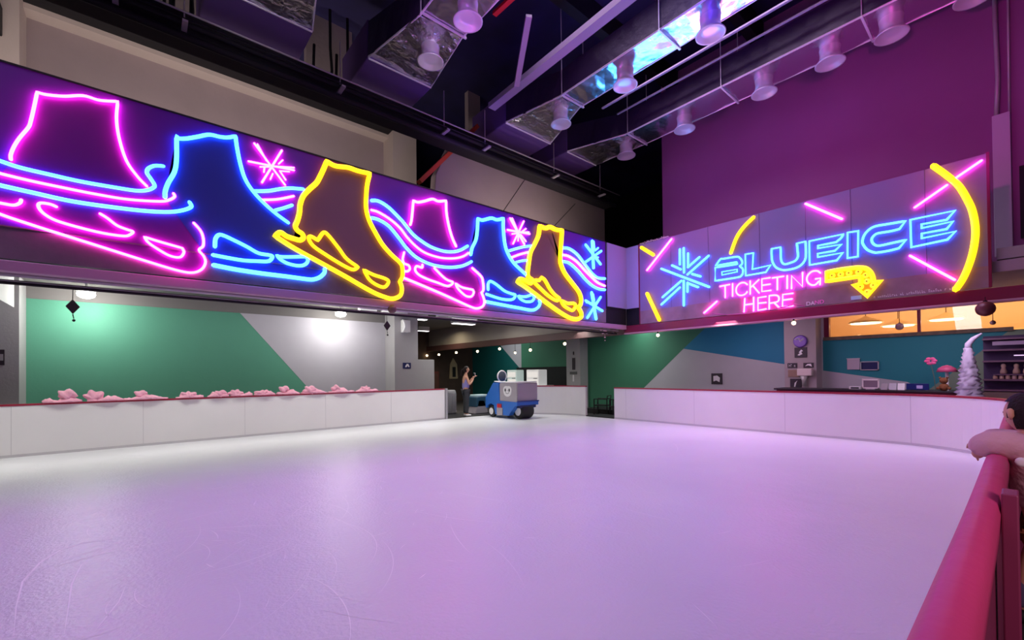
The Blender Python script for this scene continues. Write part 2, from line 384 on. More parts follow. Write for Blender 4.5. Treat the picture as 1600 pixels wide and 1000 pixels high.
# far closing walls and roof
bm = BM(); box(bm, (20, 7.6, 3.5), (20.2, 22, 11)); struct('wall_void', bm, m_black)
bm = BM(); box(bm, (7.8, 21.5, 4.3), (20, 21.7, 11)); struct('wall_void_back', bm, m_black)
bm = BM(); box(bm, (-12, -5.2, -.3), (24, -5, 11)); struct('wall_near', bm, mat('hall_wall_grey', (.18, .15, .2), .8))
bm = BM(); box(bm, (-12.2, -5, -.3), (-12, 22, 11)); struct('wall_far_left', bm, mat('hall_wall_grey', (.18, .15, .2), .8))
bm = BM(); box(bm, (-12, -5, 11), (24, 22, 11.2)); struct('ceiling', bm, m_roof)
bm = BM()
for y in (-3, -.5, 2, 4.5, 7): box(bm, (-12, y, 10.4), (13, y+.25, 11))
struct('ceiling_joists', bm, m_black)

# shop window over the petrol wall and the lit shop behind it
bm = BM(); box(bm, (14.5, 3.5, 2.33), (14.66, 3.62, 3.2)); box(bm, (14.5, 1.64, 2.36), (14.62, 1.70, 3.2)); box(bm, (14.5, -2.0, 2.36), (14.62, -1.94, 3.2)); box(bm, (14.5, -5, 3.14), (14.62, 3.62, 3.2))
struct('window_1', bm, m_redpipe)
g = D.materials.new('window_glass'); g.use_nodes = True; gb = g.node_tree.nodes['Principled BSDF']
gb.inputs['Transmission Weight'].default_value = 1; gb.inputs['Roughness'].default_value = .02; gb.inputs['IOR'].default_value = 1.45
bm = BM(); box(bm, (14.56, -5, 2.36), (14.568, 3.5, 3.14)); struct('window_1_pane', bm, g)
warmw = mat('warm_shop_plaster', (.85, .66, .46), .8)
bm = BM(); box(bm, (14.7, -5, 3.9), (20, 6, 4.0)); box(bm, (19.9, -5, 1.9), (20, 6, 3.9)); box(bm, (14.7, 5.9, 1.9), (20, 6, 3.9)); box(bm, (14.7, -5, 1.9), (20, 6, 2.0)); box(bm, (14.7, -5.1, 1.9), (20, -5, 4)); box(bm, (14.62, -5, 3.2), (14.7, 6, 3.9))
struct('wall_shop', bm, warmw)
area('shop_light', (17, 1.5, 2.6), (17, 1.5, 4), 3, 200, (1.0, .68, .42), 5, 180)
bm = BM(); box(bm, (16.5, -1.6, 3.86), (18.8, .9, 3.9)); tube(bm, [(16.3, -1.8, 3.84), (16.3, 1.1, 3.84), (19, 1.1, 3.84), (19, -1.8, 3.84)], .04, closed=True)
tag(obj('ceiling_cove_light', bm, glow('cove_glow', (1, .75, .35), 1.1)), 'glowing rectangular cove light in the ceiling of the warm shop behind the window', 'light')
for k, (x, y, z, lb) in enumerate(((15.6, 2.9, 2.80, 'wide glowing pendant lamp behind the shop window, left of the other two'), (16.6, 2.35, 2.74, 'wide glowing pendant lamp behind the shop window, lowest of the three'), (17.6, 1.45, 2.90, 'wide glowing pendant lamp behind the shop window, next to the dark mullion'))):
    t = thing('pendant_lamp', lb, 'lamp', (x, y, z), 'pendant lamps in the shop')
    bm = BM(); lathe(bm, [(.40, 0), (.36, .05), (.12, .14), (.03, .2)], (x, y, z), seg=24); obj('lamp_shade', bm, mat('pendant_shade', (.55, .42, .25), .6), t, True)
    bm = BM(); lathe(bm, [(.34, -.02), (.35, .0)], (x, y, z), seg=24); obj('diffuser', bm, glow('pendant_glow', (1, .85, .55), 3), t)
    bm = BM(); tube(bm, [(x, y, z+.18), (x, y, 3.9)], .01, sides=5); obj('cord', bm, m_dark, t)
for k, (x, y) in enumerate(((16.2, 1.75), (16.2, 1.95), (15.6, 2.75))):
    t = thing('track_spotlight', ['small track spotlight beside the mullion of the shop window', 'small track spotlight left of the one by the mullion', 'small dark spotlight in the middle of the left window bay'][k], 'light', (x, y, 3.3), 'track spotlights in the shop')
    bm = BM(); lathe(bm, [(.05, 0), (.035, .12)], (x, y, 3.1), seg=12); obj('lamp_head', bm, m_dark, t, True)
    bm = BM(); tube(bm, [(x, y, 3.2), (x, y, 3.9)], .012, sides=5); obj('stem', bm, m_dark, t)

# ---------------------------------------------------------------- rink boards
def path_boards(name, pts, label, h=1.0, th=.09, seams=True, cap_m=None, board_m=None, capw=.05):
    """boards following the ground line pts (inner face), white panel + cap + kick line"""
    t = thing(name, label, 'rink barrier', (pts[0][0], pts[0][1], 0), 'barriers round the ice')
    P = [Vector((p[0], p[1])) for p in pts]; N = []
    for i in range(len(P)):
        d = (P[min(i+1, len(P)-1)]-P[max(i-1, 0)]).normalized(); N.append(Vector((d.y, -d.x)))
    def strip(z0, z1, a, b):
        bm = BM(); rings = []
        for p, n in zip(P, N):
            q0, q1 = p+n*a, p+n*b
            rings.append([bm.verts.new(v) for v in ((q0.x, q0.y, z0), (q1.x, q1.y, z0), (q1.x, q1.y, z1), (q0.x, q0.y, z1))])
        for A, B in zip(rings, rings[1:]):
            for k in range(4): bm.faces.new((A[k], A[(k+1) % 4], B[(k+1) % 4], B[k]))
        bm.faces.new(rings[0][::-1]); bm.faces.new(rings[-1]); return bm
    obj('board_panel', strip(0.001, h-.035, 0, th), board_m or m_board, t)
    obj('cap_rail', strip(h-.034, h, -.01, th+.01), cap_m or m_red, t)
    obj('kick_plate', strip(0.001, .05, -.008, -.0005), mat('kick_plate_plastic', (.62, .60, .62), .4), t)
    if seams:
        acc = 0; nxt = seams if isinstance(seams, float) else 1.22; made = 0
        step = nxt
        for i in range(len(P)-1):
            L = (P[i+1]-P[i]).length
            while acc+L > nxt:
                f = (nxt-acc)/L; p = P[i].lerp(P[i+1], f); n = N[i]; d = (P[i+1]-P[i]).normalized()
                a = p - n*.003 - d*.004; b = p + d*.006 + n*.004
                vs = [a, a+d*.008, a+d*.008+n*.006, a+n*.006]
                bm = BM(); prism(bm, [(v.x, v.y) for v in vs], 2, .05, h-.04); obj('panel_seam', bm, mat('seam_grey', (.62, .60, .61), .6), t); nxt += step
            acc += L
    return t
def seg(a, b, n=12): return [(a[0]+(b[0]-a[0])*i/n, a[1]+(b[1]-a[1])*i/n) for i in range(n+1)]
def arcp(cx, cy, r, a0, a1, n=12): return [(cx+r*math.cos(R(a0+(a1-a0)*i/n)), cy+r*math.sin(R(a0+(a1-a0)*i/n))) for i in range(n+1)]
# outward normal is to the right of travel: travel so that outside is on the right (counter-clockwise)
path_boards('rink_barrier', [(7.65, 12.42), (7.2, 12.40)]+seg((6.8, 12.38), (-5.4, 12.38), 20)[0:]+arcp(-5.4, 10.78, 1.6, 90, 180), 'long white rink barrier with red top in front of the green wall', seams=1.9)
bm = BM(); box(bm, (7.66, 12.38, 0), (7.74, 12.56, 1.0), .008); e = obj('end_post', bm, mat('grey_post', (.35, .34, .36), .4), None)
e.parent = [o for o in D.objects if o.name == 'rink_barrier'][0]; e.matrix_parent_inverse = Matrix.Translation(-e.parent.location)
path_boards('rink_barrier', arcp(8.8, 9.68, 2.7, 0, 50, 12), 'short white curved rink barrier behind the blue ice machine', h=1.03, seams=False)
path_boards('rink_barrier', arcp(9.9, 1.72, 1.6, -88, 0, 14)+seg((11.5, 1.9), (11.5, 8.5), 12), 'long white rink barrier with red top below the lit sign', seams=2.2)
# near rail with its padded cap
t = thing('rink_barrier', 'near rink barrier with crimson padded top rail running out of the lower right corner', 'rink barrier', (3, .11, 0), 'barriers round the ice')
bm = BM(); box(bm, (-3, .085, .001), (9.88, .135, .96)); obj('board_panel', bm, m_pad2, t)
bm = BM()
sec = [(.150, .86), (.158, .94), (.152, .985), (.13, 1.003), (.10, 1.003), (.075, .99), (.066, .95), (.07, .86), (.10, .855), (.13, .855)]
n = 60; rings = []
for i in range(n+1):
    x = -3+12.9*i/n; wv = .002*math.sin(x*2.1)
    rings.append([bm.verts.new((x, a+wv*(1 if k < 4 else -.5), b)) for k, (a, b) in enumerate(sec)])
for A, B in zip(rings, rings[1:]):
    for k in range(len(sec)): bm.faces.new((A[k], A[(k+1) % len(sec)], B[(k+1) % len(sec)], B[k]))
bm.faces.new(rings[0][::-1]); bm.faces.new(rings[-1]); obj('padded_rail', bm, m_pad, t, True)
for x in (2.45, 4.9, 7.3):
    bm = BM(); box(bm, (x, .022, .001), (x+.12, .066, 1.03), .005); obj('support_post', bm, m_pad2, t)
bm = BM(); tube(bm, [(1.2, .058, .45), (2.44, .058, .47)], .012, sides=6); tube(bm, [(1.2, .06, .2), (2.44, .06, .2)], .01, sides=6); obj('side_rib', bm, m_pad2, t)

# ---------------------------------------------------------------- ice scratches
bm = BM()
def scratch(pts, wd=.006):
    P = [Vector((p[0], p[1])) for p in pts]; prev = None
    for i, p in enumerate(P):
        d = (P[min(i+1, len(P)-1)]-P[max(i-1, 0)]); d = d.normalized() if d.length > 0 else Vector((1, 0)); nn = Vector((d.y, -d.x))*wd*math.sin(math.pi*(i+.15)/(len(P)-.7))
        cur = (bm.verts.new((p.x+nn.x, p.y+nn.y, .0015)), bm.verts.new((p.x-nn.x, p.y-nn.y, .0015)))
        if prev: bm.faces.new((prev[0], prev[1], cur[1], cur[0]))
        prev = cur
def curl(cx, cy, r, a0, a1, wd=.006): scratch([(cx+r*math.cos(R(a0+(a1-a0)*i/14)), cy+r*math.sin(R(a0+(a1-a0)*i/14))) for i in range(15)], wd)
rs = random.Random(11)
for k in range(60):
    cx, cy = rs.gauss(-.1, .5), rs.gauss(4.6, 1.0); r = rs.uniform(.3, 1.6); a = rs.uniform(0, 360); curl(cx+rs.uniform(-.5, .5), cy, r, a, a+rs.uniform(15, 70), rs.uniform(.001, .0035))
for k in range(70):
    cx, cy = rs.uniform(0, 8), rs.uniform(2, 9); r = rs.uniform(.5, 3); a = rs.uniform(0, 360); curl(cx, cy, r, a, a+rs.uniform(5, 28), rs.uniform(.001, .003))
for k in range(50):
    cx, cy = rs.gauss(1.9, .5), rs.gauss(5.4, 1.2); r = rs.uniform(.2, .8); a = rs.uniform(0, 360); curl(cx, cy, r, a, a+rs.uniform(8, 30), rs.uniform(.002, .004))
scratch([(-.56, 3.82), (-.62, 4.3), (-.66, 4.8), (-.62, 5.2), (-.53, 5.45), (-.4, 5.55), (-.25, 5.5), (-.09, 5.3)], .007)
scratch([(-.34, 3.67), (-.36, 4.1), (-.38, 4.5), (-.36, 4.9), (-.25, 5.3)], .005)
scratch([(-.21, 3.56), (-.16, 3.75), (-.11, 3.94), (-.08, 4.2)], .005)
for cx, cy, r, a0, a1, wd in ((-.1, 4.2, .9, 60, 130, .004), (.3, 4.2, 1.2, 100, 150, .004), (.1, 5.2, 1.6, 80, 140, .004)):
    curl(cx, cy, r, a0, a1, wd)
tag(obj('skate_scratches', bm, mat('frosty_scratch', (.95, .95, .97), .5)), 'thin pale skate scratches curling over the lilac ice', 'scratches', kind='stuff')

# ---------------------------------------------------------------- the two neon banners
def neon_tubes(data, root, plane, to3d, cols, k=1.0):
    for name, label, subs in data:
        g = D.objects.new(name, None); g.empty_display_size = .1; COL.objects.link(g); g.parent = root
        g.matrix_parent_inverse = Matrix.Translation(-root.location); g['label'] = label
        for sub, c, r, closed, paths in subs:
            bm = BM()
            for p in paths:
                q = smooth_path(p, closed); T = lambda a, b: to3d(a, b, r+.014); tube(bm, [T(v.x, v.y) for v in q], r*k, closed=bool(closed), sides=8)
                if not closed:
                    for e in (q[0], q[-1]): ball(bm, T(e.x, e.y), r*k, sub=1)
            obj(sub, bm, cols[c], g, True)
NEON_LEFT=[["neon_skate","upper ankle and blade of the big pink neon ice skate",[["boot_tube","p",0.018,0,[[[-1.195,4.157],[-1.195,4.22],[-1.169,4.326],[-1.123,4.449],[-1.051,4.603],[-1.031,4.69],[-1.004,4.87],[-0.977,5.071,1],[-0.894,5.075],[-0.739,5.118],[-0.563,5.196],[-0.41,5.198],[-0.228,5.253,1],[-0.24,5.004],[-0.213,4.752],[-0.139,4.468],[-0.023,4.281],[0.075,4.174]]]],["heel_tube","p",0.018,0,[[[-1.426,3.606],[-1.277,3.605],[-1.175,3.605],[-1.123,3.643],[-1.11,3.686]]]],["blade_slot_tube","p",0.018,0,[[[-0.81,3.673],[-0.866,3.692],[-0.949,3.686],[-0.965,3.636],[-0.921,3.562],[-0.81,3.496],[-0.593,3.45],[-0.365,3.422],[-0.173,3.424],[-0.108,3.452],[-0.074,3.503],[-0.14,3.522],[-0.238,3.556],[-0.333,3.633],[-0.403,3.677]]]],["blade_slot_tube","p",0.018,1,[[[0.049,3.454,1],[0.217,3.418],[0.472,3.372,1],[0.49,3.312],[0.443,3.234],[0.324,3.238],[0.182,3.316],[0.086,3.389]]]],["blade_tube","p",0.018,0,[[[-1.462,3.532],[-1.277,3.47],[-1.149,3.431],[-0.88,3.359],[-0.442,3.248],[0.043,3.124],[0.397,3.041],[0.584,3.028],[0.7,3.092],[0.749,3.201],[0.73,3.293],[0.672,3.379],[0.721,3.448],[0.725,3.557],[0.692,3.67],[0.609,3.772]]]]]],
["neon_ribbon","wide three-line neon ribbon crossing the big pink skate",[["ribbon_tube","c",0.024,0,[[[-1.463,4.153],[-1.278,4.112],[-1.123,4.081],[-0.88,4.067],[-0.593,4.056],[-0.285,4.065],[-0.04,4.08],[0.079,4.119],[0.148,4.176],[0.157,4.219],[0.114,4.297],[0.076,4.366],[0.096,4.433],[0.166,4.49],[0.258,4.511]]]],["ribbon_tube","p",0.018,0,[[[-1.462,3.983],[-1.277,3.962],[-1.017,3.942],[-0.739,3.933],[-0.442,3.928],[-0.124,3.939],[0.218,3.996],[0.326,4.046],[0.384,4.107],[0.372,4.15]]]],["ribbon_tube","c",0.026,0,[[[-1.462,3.833],[-1.277,3.817],[-1.017,3.798],[-0.667,3.776],[-0.286,3.791],[0.044,3.818],[0.307,3.863],[0.473,3.925],[0.577,4.002],[0.558,4.068]]]]]],
["neon_skate","big light blue neon ice skate",[["boot_tube","c",0.028,0,[[[0.275,4.066],[0.278,4.155],[0.312,4.284],[0.385,4.472],[0.408,4.675],[0.408,4.992,1],[0.438,4.969],[0.528,5.0],[0.651,5.067],[0.8,5.151],[0.938,5.166],[1.037,5.19],[1.142,5.246,1],[1.147,5.188],[1.164,5.052],[1.206,4.824],[1.266,4.619],[1.363,4.461],[1.506,4.313],[1.691,4.169],[1.892,4.048]]]],["blade_slot_tube","c",0.028,0,[[[0.868,3.462],[0.876,3.581],[0.917,3.651],[0.983,3.654],[1.117,3.607],[1.289,3.538],[1.448,3.464],[1.595,3.458],[1.65,3.446],[1.631,3.391],[1.576,3.35],[1.412,3.329],[1.236,3.313],[1.032,3.32],[0.843,3.332]]]],["blade_slot_tube","c",0.028,1,[[[1.716,3.468,1],[1.783,3.458],[1.978,3.49],[2.16,3.526,1],[2.197,3.471],[2.159,3.395],[2.058,3.351],[1.899,3.359],[1.783,3.404]]]],["blade_tube","c",0.034,0,[[[0.851,3.178],[1.149,3.153],[1.501,3.142],[1.878,3.142],[2.179,3.138],[2.282,3.148],[2.388,3.2],[2.464,3.288],[2.471,3.357]]]]]],
["neon_snowflake","pink neon snowflake beside the big blue skate",[["ray_tube","p",0.017,0,[[[1.401,5.223,1],[1.847,4.675,1]]]],["ray_tube","p",0.015,0,[[[1.446,5.223,1],[1.573,4.998,1]]]],["ray_tube","p",0.017,0,[[[1.801,5.239,1],[1.507,4.624,1]]]],["ray_tube","p",0.015,0,[[[1.545,4.885,1],[1.535,4.799,1]]]],["ray_tube","p",0.017,0,[[[1.32,4.909,1],[1.985,4.963,1]]]],["ray_tube","p",0.015,0,[[[1.713,4.946,1],[1.986,5.006,1]]]],["ray_tube","p",0.013,0,[[[1.814,5.083,1],[1.752,5.0,1]]]],["ray_tube","p",0.013,0,[[[1.481,4.87,1],[1.61,4.909,1]]]],["ray_tube","p",0.013,0,[[[1.666,4.816,1],[1.628,4.71,1]]]],["ray_tube","p",0.015,0,[[[1.77,4.889,1],[1.857,4.764,1]]]],["ray_tube","p",0.013,0,[[[1.79,4.894,1],[1.916,4.919,1]]]]]],
["neon_ribbon","short three-line neon ribbon behind the big yellow skate",[["ribbon_tube","c",0.028,0,[[[1.398,4.45],[1.599,4.507],[1.788,4.591],[1.944,4.642],[2.129,4.676]]]],["ribbon_tube","p",0.02,0,[[[1.515,4.34],[1.692,4.391],[1.826,4.446],[1.979,4.521]]]],["ribbon_tube","c",0.026,0,[[[1.695,4.212],[1.825,4.281],[1.953,4.359]]]]]],
["neon_skate","big yellow neon ice skate",[["boot_tube","y",0.042,1,[[[2.514,5.266,1],[2.464,5.126],[2.387,4.935],[2.334,4.831],[2.228,4.702],[2.124,4.554],[2.073,4.388],[2.062,4.255],[2.031,4.117],[1.997,4.012],[2.03,3.943],[2.101,3.903],[2.121,3.841],[2.07,3.788],[1.98,3.792],[1.862,3.813],[1.766,3.857],[1.689,3.779,1],[1.979,3.63],[2.39,3.457],[2.831,3.271],[3.306,3.058],[3.61,2.969],[3.768,2.968],[3.903,3.05],[3.931,3.192],[3.892,3.313,1],[3.947,3.422],[3.948,3.599],[3.895,3.692],[3.722,3.815],[3.54,3.981],[3.39,4.196],[3.279,4.391],[3.224,4.595],[3.226,4.835],[3.247,5.058],[3.298,5.277,1],[3.078,5.261],[2.89,5.269],[2.662,5.231]]]],["blade_slot_tube","y",0.032,1,[[[2.457,3.996],[2.544,3.957],[2.72,3.762],[2.856,3.6],[3.066,3.48,1],[2.971,3.419],[2.787,3.473],[2.498,3.609],[2.286,3.729],[2.213,3.837],[2.245,3.887],[2.36,3.843,1]]]],["blade_slot_tube","y",0.032,1,[[[3.174,3.441,1],[3.359,3.378],[3.587,3.336],[3.66,3.284],[3.586,3.176],[3.458,3.18],[3.283,3.272]]]]]],
["neon_ribbon","long wavy three-line neon ribbon to the right of the big yellow skate",[["ribbon_tube","c",0.032,0,[[[3.331,4.778],[3.47,4.8],[3.676,4.727],[3.916,4.556],[3.97,4.514],[4.177,4.317],[4.392,4.202],[4.614,4.124],[4.891,4.092],[5.13,4.117],[5.328,4.189],[5.519,4.312]]]],["ribbon_tube","p",0.024,0,[[[3.33,4.6],[3.468,4.591],[3.701,4.508],[3.914,4.378],[4.071,4.219],[4.282,4.064],[4.5,3.975],[4.842,3.942],[5.177,3.986],[5.402,4.065],[5.543,4.163]]]],["ribbon_tube","c",0.032,0,[[[3.329,4.45],[3.467,4.444],[3.673,4.365],[3.885,4.17],[4.028,4.019],[4.216,3.878],[4.432,3.796],[4.701,3.754],[5.03,3.767],[5.324,3.832],[5.502,3.911],[5.619,3.983]]]]]],
["neon_skate","small pink neon ice skate",[["boot_tube","p",0.028,0,[[[4.132,4.491],[4.158,4.584],[4.181,4.763],[4.205,4.992,1],[4.312,4.989],[4.466,5.051],[4.646,5.136],[4.784,5.126],[4.973,5.183,1],[4.982,4.928],[5.039,4.653],[5.121,4.422],[5.217,4.253]]]],["heel_tube","p",0.025,0,[[[3.996,3.911],[3.964,3.773],[3.994,3.692],[4.087,3.668],[4.118,3.605],[4.076,3.551],[4.013,3.536]]]],["blade_tube","p",0.028,0,[[[4.002,3.397],[4.384,3.301],[4.835,3.184],[5.316,3.048],[5.569,2.977],[5.751,2.951],[5.912,3.008],[5.968,3.112],[5.942,3.218],[5.889,3.322,1],[5.944,3.393],[5.933,3.567],[5.88,3.69],[5.643,3.84]]]],["blade_slot_tube","p",0.026,0,[[[4.399,3.725],[4.387,3.668],[4.268,3.676],[4.235,3.593],[4.32,3.508],[4.518,3.446],[4.744,3.405],[4.978,3.363],[5.098,3.409],[5.123,3.464],[5.003,3.489],[4.885,3.545],[4.678,3.698]]]],["blade_slot_tube","p",0.026,1,[[[5.201,3.442,1],[5.369,3.379],[5.651,3.359,1],[5.676,3.298],[5.61,3.205],[5.469,3.201],[5.318,3.289],[5.232,3.373]]]]]],
["neon_skate","small light blue neon ice skate",[["boot_tube","c",0.038,0,[[[5.595,4.133],[5.635,4.286],[5.743,4.499],[5.785,4.745],[5.801,4.977,1],[5.936,4.978],[6.185,5.077],[6.355,5.077],[6.544,5.152,1],[6.541,4.901],[6.581,4.568],[6.667,4.354],[6.844,4.153],[7.089,4.003],[7.262,3.91]]]],["blade_slot_tube","c",0.033,0,[[[6.079,3.41],[6.081,3.543],[6.148,3.61],[6.317,3.559],[6.558,3.439],[6.772,3.394],[6.888,3.379],[6.861,3.293],[6.734,3.244],[6.45,3.237],[6.028,3.299]]]],["blade_slot_tube","c",0.033,1,[[[6.991,3.362,1],[7.217,3.366],[7.471,3.451,1],[7.521,3.375],[7.449,3.281],[7.254,3.248],[7.084,3.287]]]],["blade_tube","c",0.038,0,[[[6.017,3.127],[6.484,3.099],[7.024,3.071],[7.445,3.057],[7.645,3.141],[7.719,3.25],[7.696,3.312]]]]]],
["neon_ribbon","short three-line neon ribbon between the small blue and small yellow skates",[["ribbon_tube","c",0.032,0,[[[6.695,4.404],[6.933,4.501],[7.197,4.596],[7.469,4.668]]]],["ribbon_tube","p",0.028,0,[[[6.802,4.27],[7.043,4.379],[7.33,4.485]]]],["ribbon_tube","c",0.03,0,[[[6.936,4.174],[7.116,4.236],[7.276,4.276]]]]]],
["neon_snowflake","pink neon snowflake beside the small blue skate",[["ray_tube","p",0.026,0,[[[6.767,5.205,1],[7.217,4.665,1]]]],["ray_tube","p",0.022,0,[[[6.833,5.22,1],[6.995,4.961,1]]]],["ray_tube","p",0.024,0,[[[7.206,5.231,1],[6.854,4.612,1]]]],["ray_tube","p",0.026,0,[[[6.684,4.911,1],[7.395,4.956,1]]]],["ray_tube","p",0.02,0,[[[7.145,4.949,1],[7.376,4.995,1]]]],["ray_tube","p",0.02,0,[[[7.106,4.885,1],[7.275,4.747,1]]]],["ray_tube","p",0.02,0,[[[7.031,4.87,1],[7.017,4.712,1]]]],["ray_tube","p",0.02,0,[[[7.28,5.062,1],[7.126,4.945,1]]]],["ray_tube","p",0.02,0,[[[6.827,4.843,1],[6.994,4.89,1]]]]]],
["neon_skate","small yellow neon ice skate",[["boot_tube","y",0.058,1,[[[7.717,5.211,1],[7.922,5.201],[8.09,5.266],[8.304,5.243],[8.546,5.269,1],[8.505,4.917],[8.468,4.543],[8.487,4.362],[8.64,4.139],[8.91,3.926],[9.189,3.707],[9.282,3.526],[9.255,3.364],[9.158,3.276,1],[9.275,3.143],[9.273,3.015],[9.081,2.944],[8.802,2.964],[8.444,3.075],[8.017,3.248],[7.609,3.428],[7.221,3.599],[6.959,3.694,1],[7.034,3.774],[7.185,3.765],[7.377,3.718],[7.436,3.798],[7.32,3.854],[7.283,3.949],[7.326,4.212],[7.388,4.481],[7.549,4.74],[7.673,4.968]]]],["blade_slot_tube","y",0.045,1,[[[7.778,3.916,1],[7.901,3.858],[8.065,3.67],[8.234,3.539],[8.428,3.454,1],[8.318,3.382],[8.02,3.472],[7.733,3.631],[7.534,3.753],[7.555,3.813],[7.696,3.831,1]]]],["blade_slot_tube","y",0.045,1,[[[8.493,3.4,1],[8.762,3.349],[8.994,3.371],[9.063,3.299],[8.944,3.178],[8.76,3.209],[8.581,3.286]]]]]],
["neon_ribbon","falling three-line neon ribbon at the right end of the banner",[["ribbon_tube","c",0.04,0,[[[8.584,4.814],[8.834,4.837],[9.16,4.736],[9.495,4.501],[9.793,4.3],[10.049,4.21],[10.369,4.229]]]],["ribbon_tube","p",0.036,0,[[[8.581,4.629],[8.83,4.627],[9.156,4.528],[9.492,4.339],[9.791,4.185],[10.047,4.07],[10.365,4.015]]]],["ribbon_tube","c",0.04,0,[[[8.578,4.453],[8.827,4.446],[9.152,4.306],[9.488,4.096],[9.786,3.955],[10.096,3.892],[10.363,3.9]]]]]],
["neon_snowflake","upper light blue neon snowflake at the right end of the banner",[["ray_tube","c",0.042,0,[[[9.81,5.23,1],[9.857,4.467,1]]]],["ray_tube","c",0.036,0,[[[9.53,5.073,1],[10.189,4.624,1]]]],["ray_tube","c",0.036,0,[[[9.522,4.586,1],[10.224,5.015,1]]]],["ray_tube","c",0.03,0,[[[9.887,5.231,1],[9.919,5.012,1]]]],["ray_tube","c",0.028,0,[[[9.956,4.787,1],[10.087,4.808,1]]]],["ray_tube","c",0.028,0,[[[9.96,4.986,1],[10.092,5.083,1]]]]]],
["neon_snowflake","lower light blue neon snowflake at the right end of the banner",[["ray_tube","c",0.042,0,[[[9.757,3.755,1],[9.943,3.015,1]]]],["ray_tube","c",0.036,0,[[[9.502,3.5,1],[10.243,3.272,1]]]],["ray_tube","c",0.036,0,[[[10.171,3.667,1],[9.567,3.021,1]]]],["ray_tube","c",0.03,0,[[[9.833,3.714,1],[9.881,3.538,1]]]],["ray_tube","c",0.028,0,[[[9.55,3.456,1],[9.828,3.45,1]]]],["ray_tube","c",0.028,0,[[[9.931,3.46,1],[10.116,3.578,1]]]]]]]
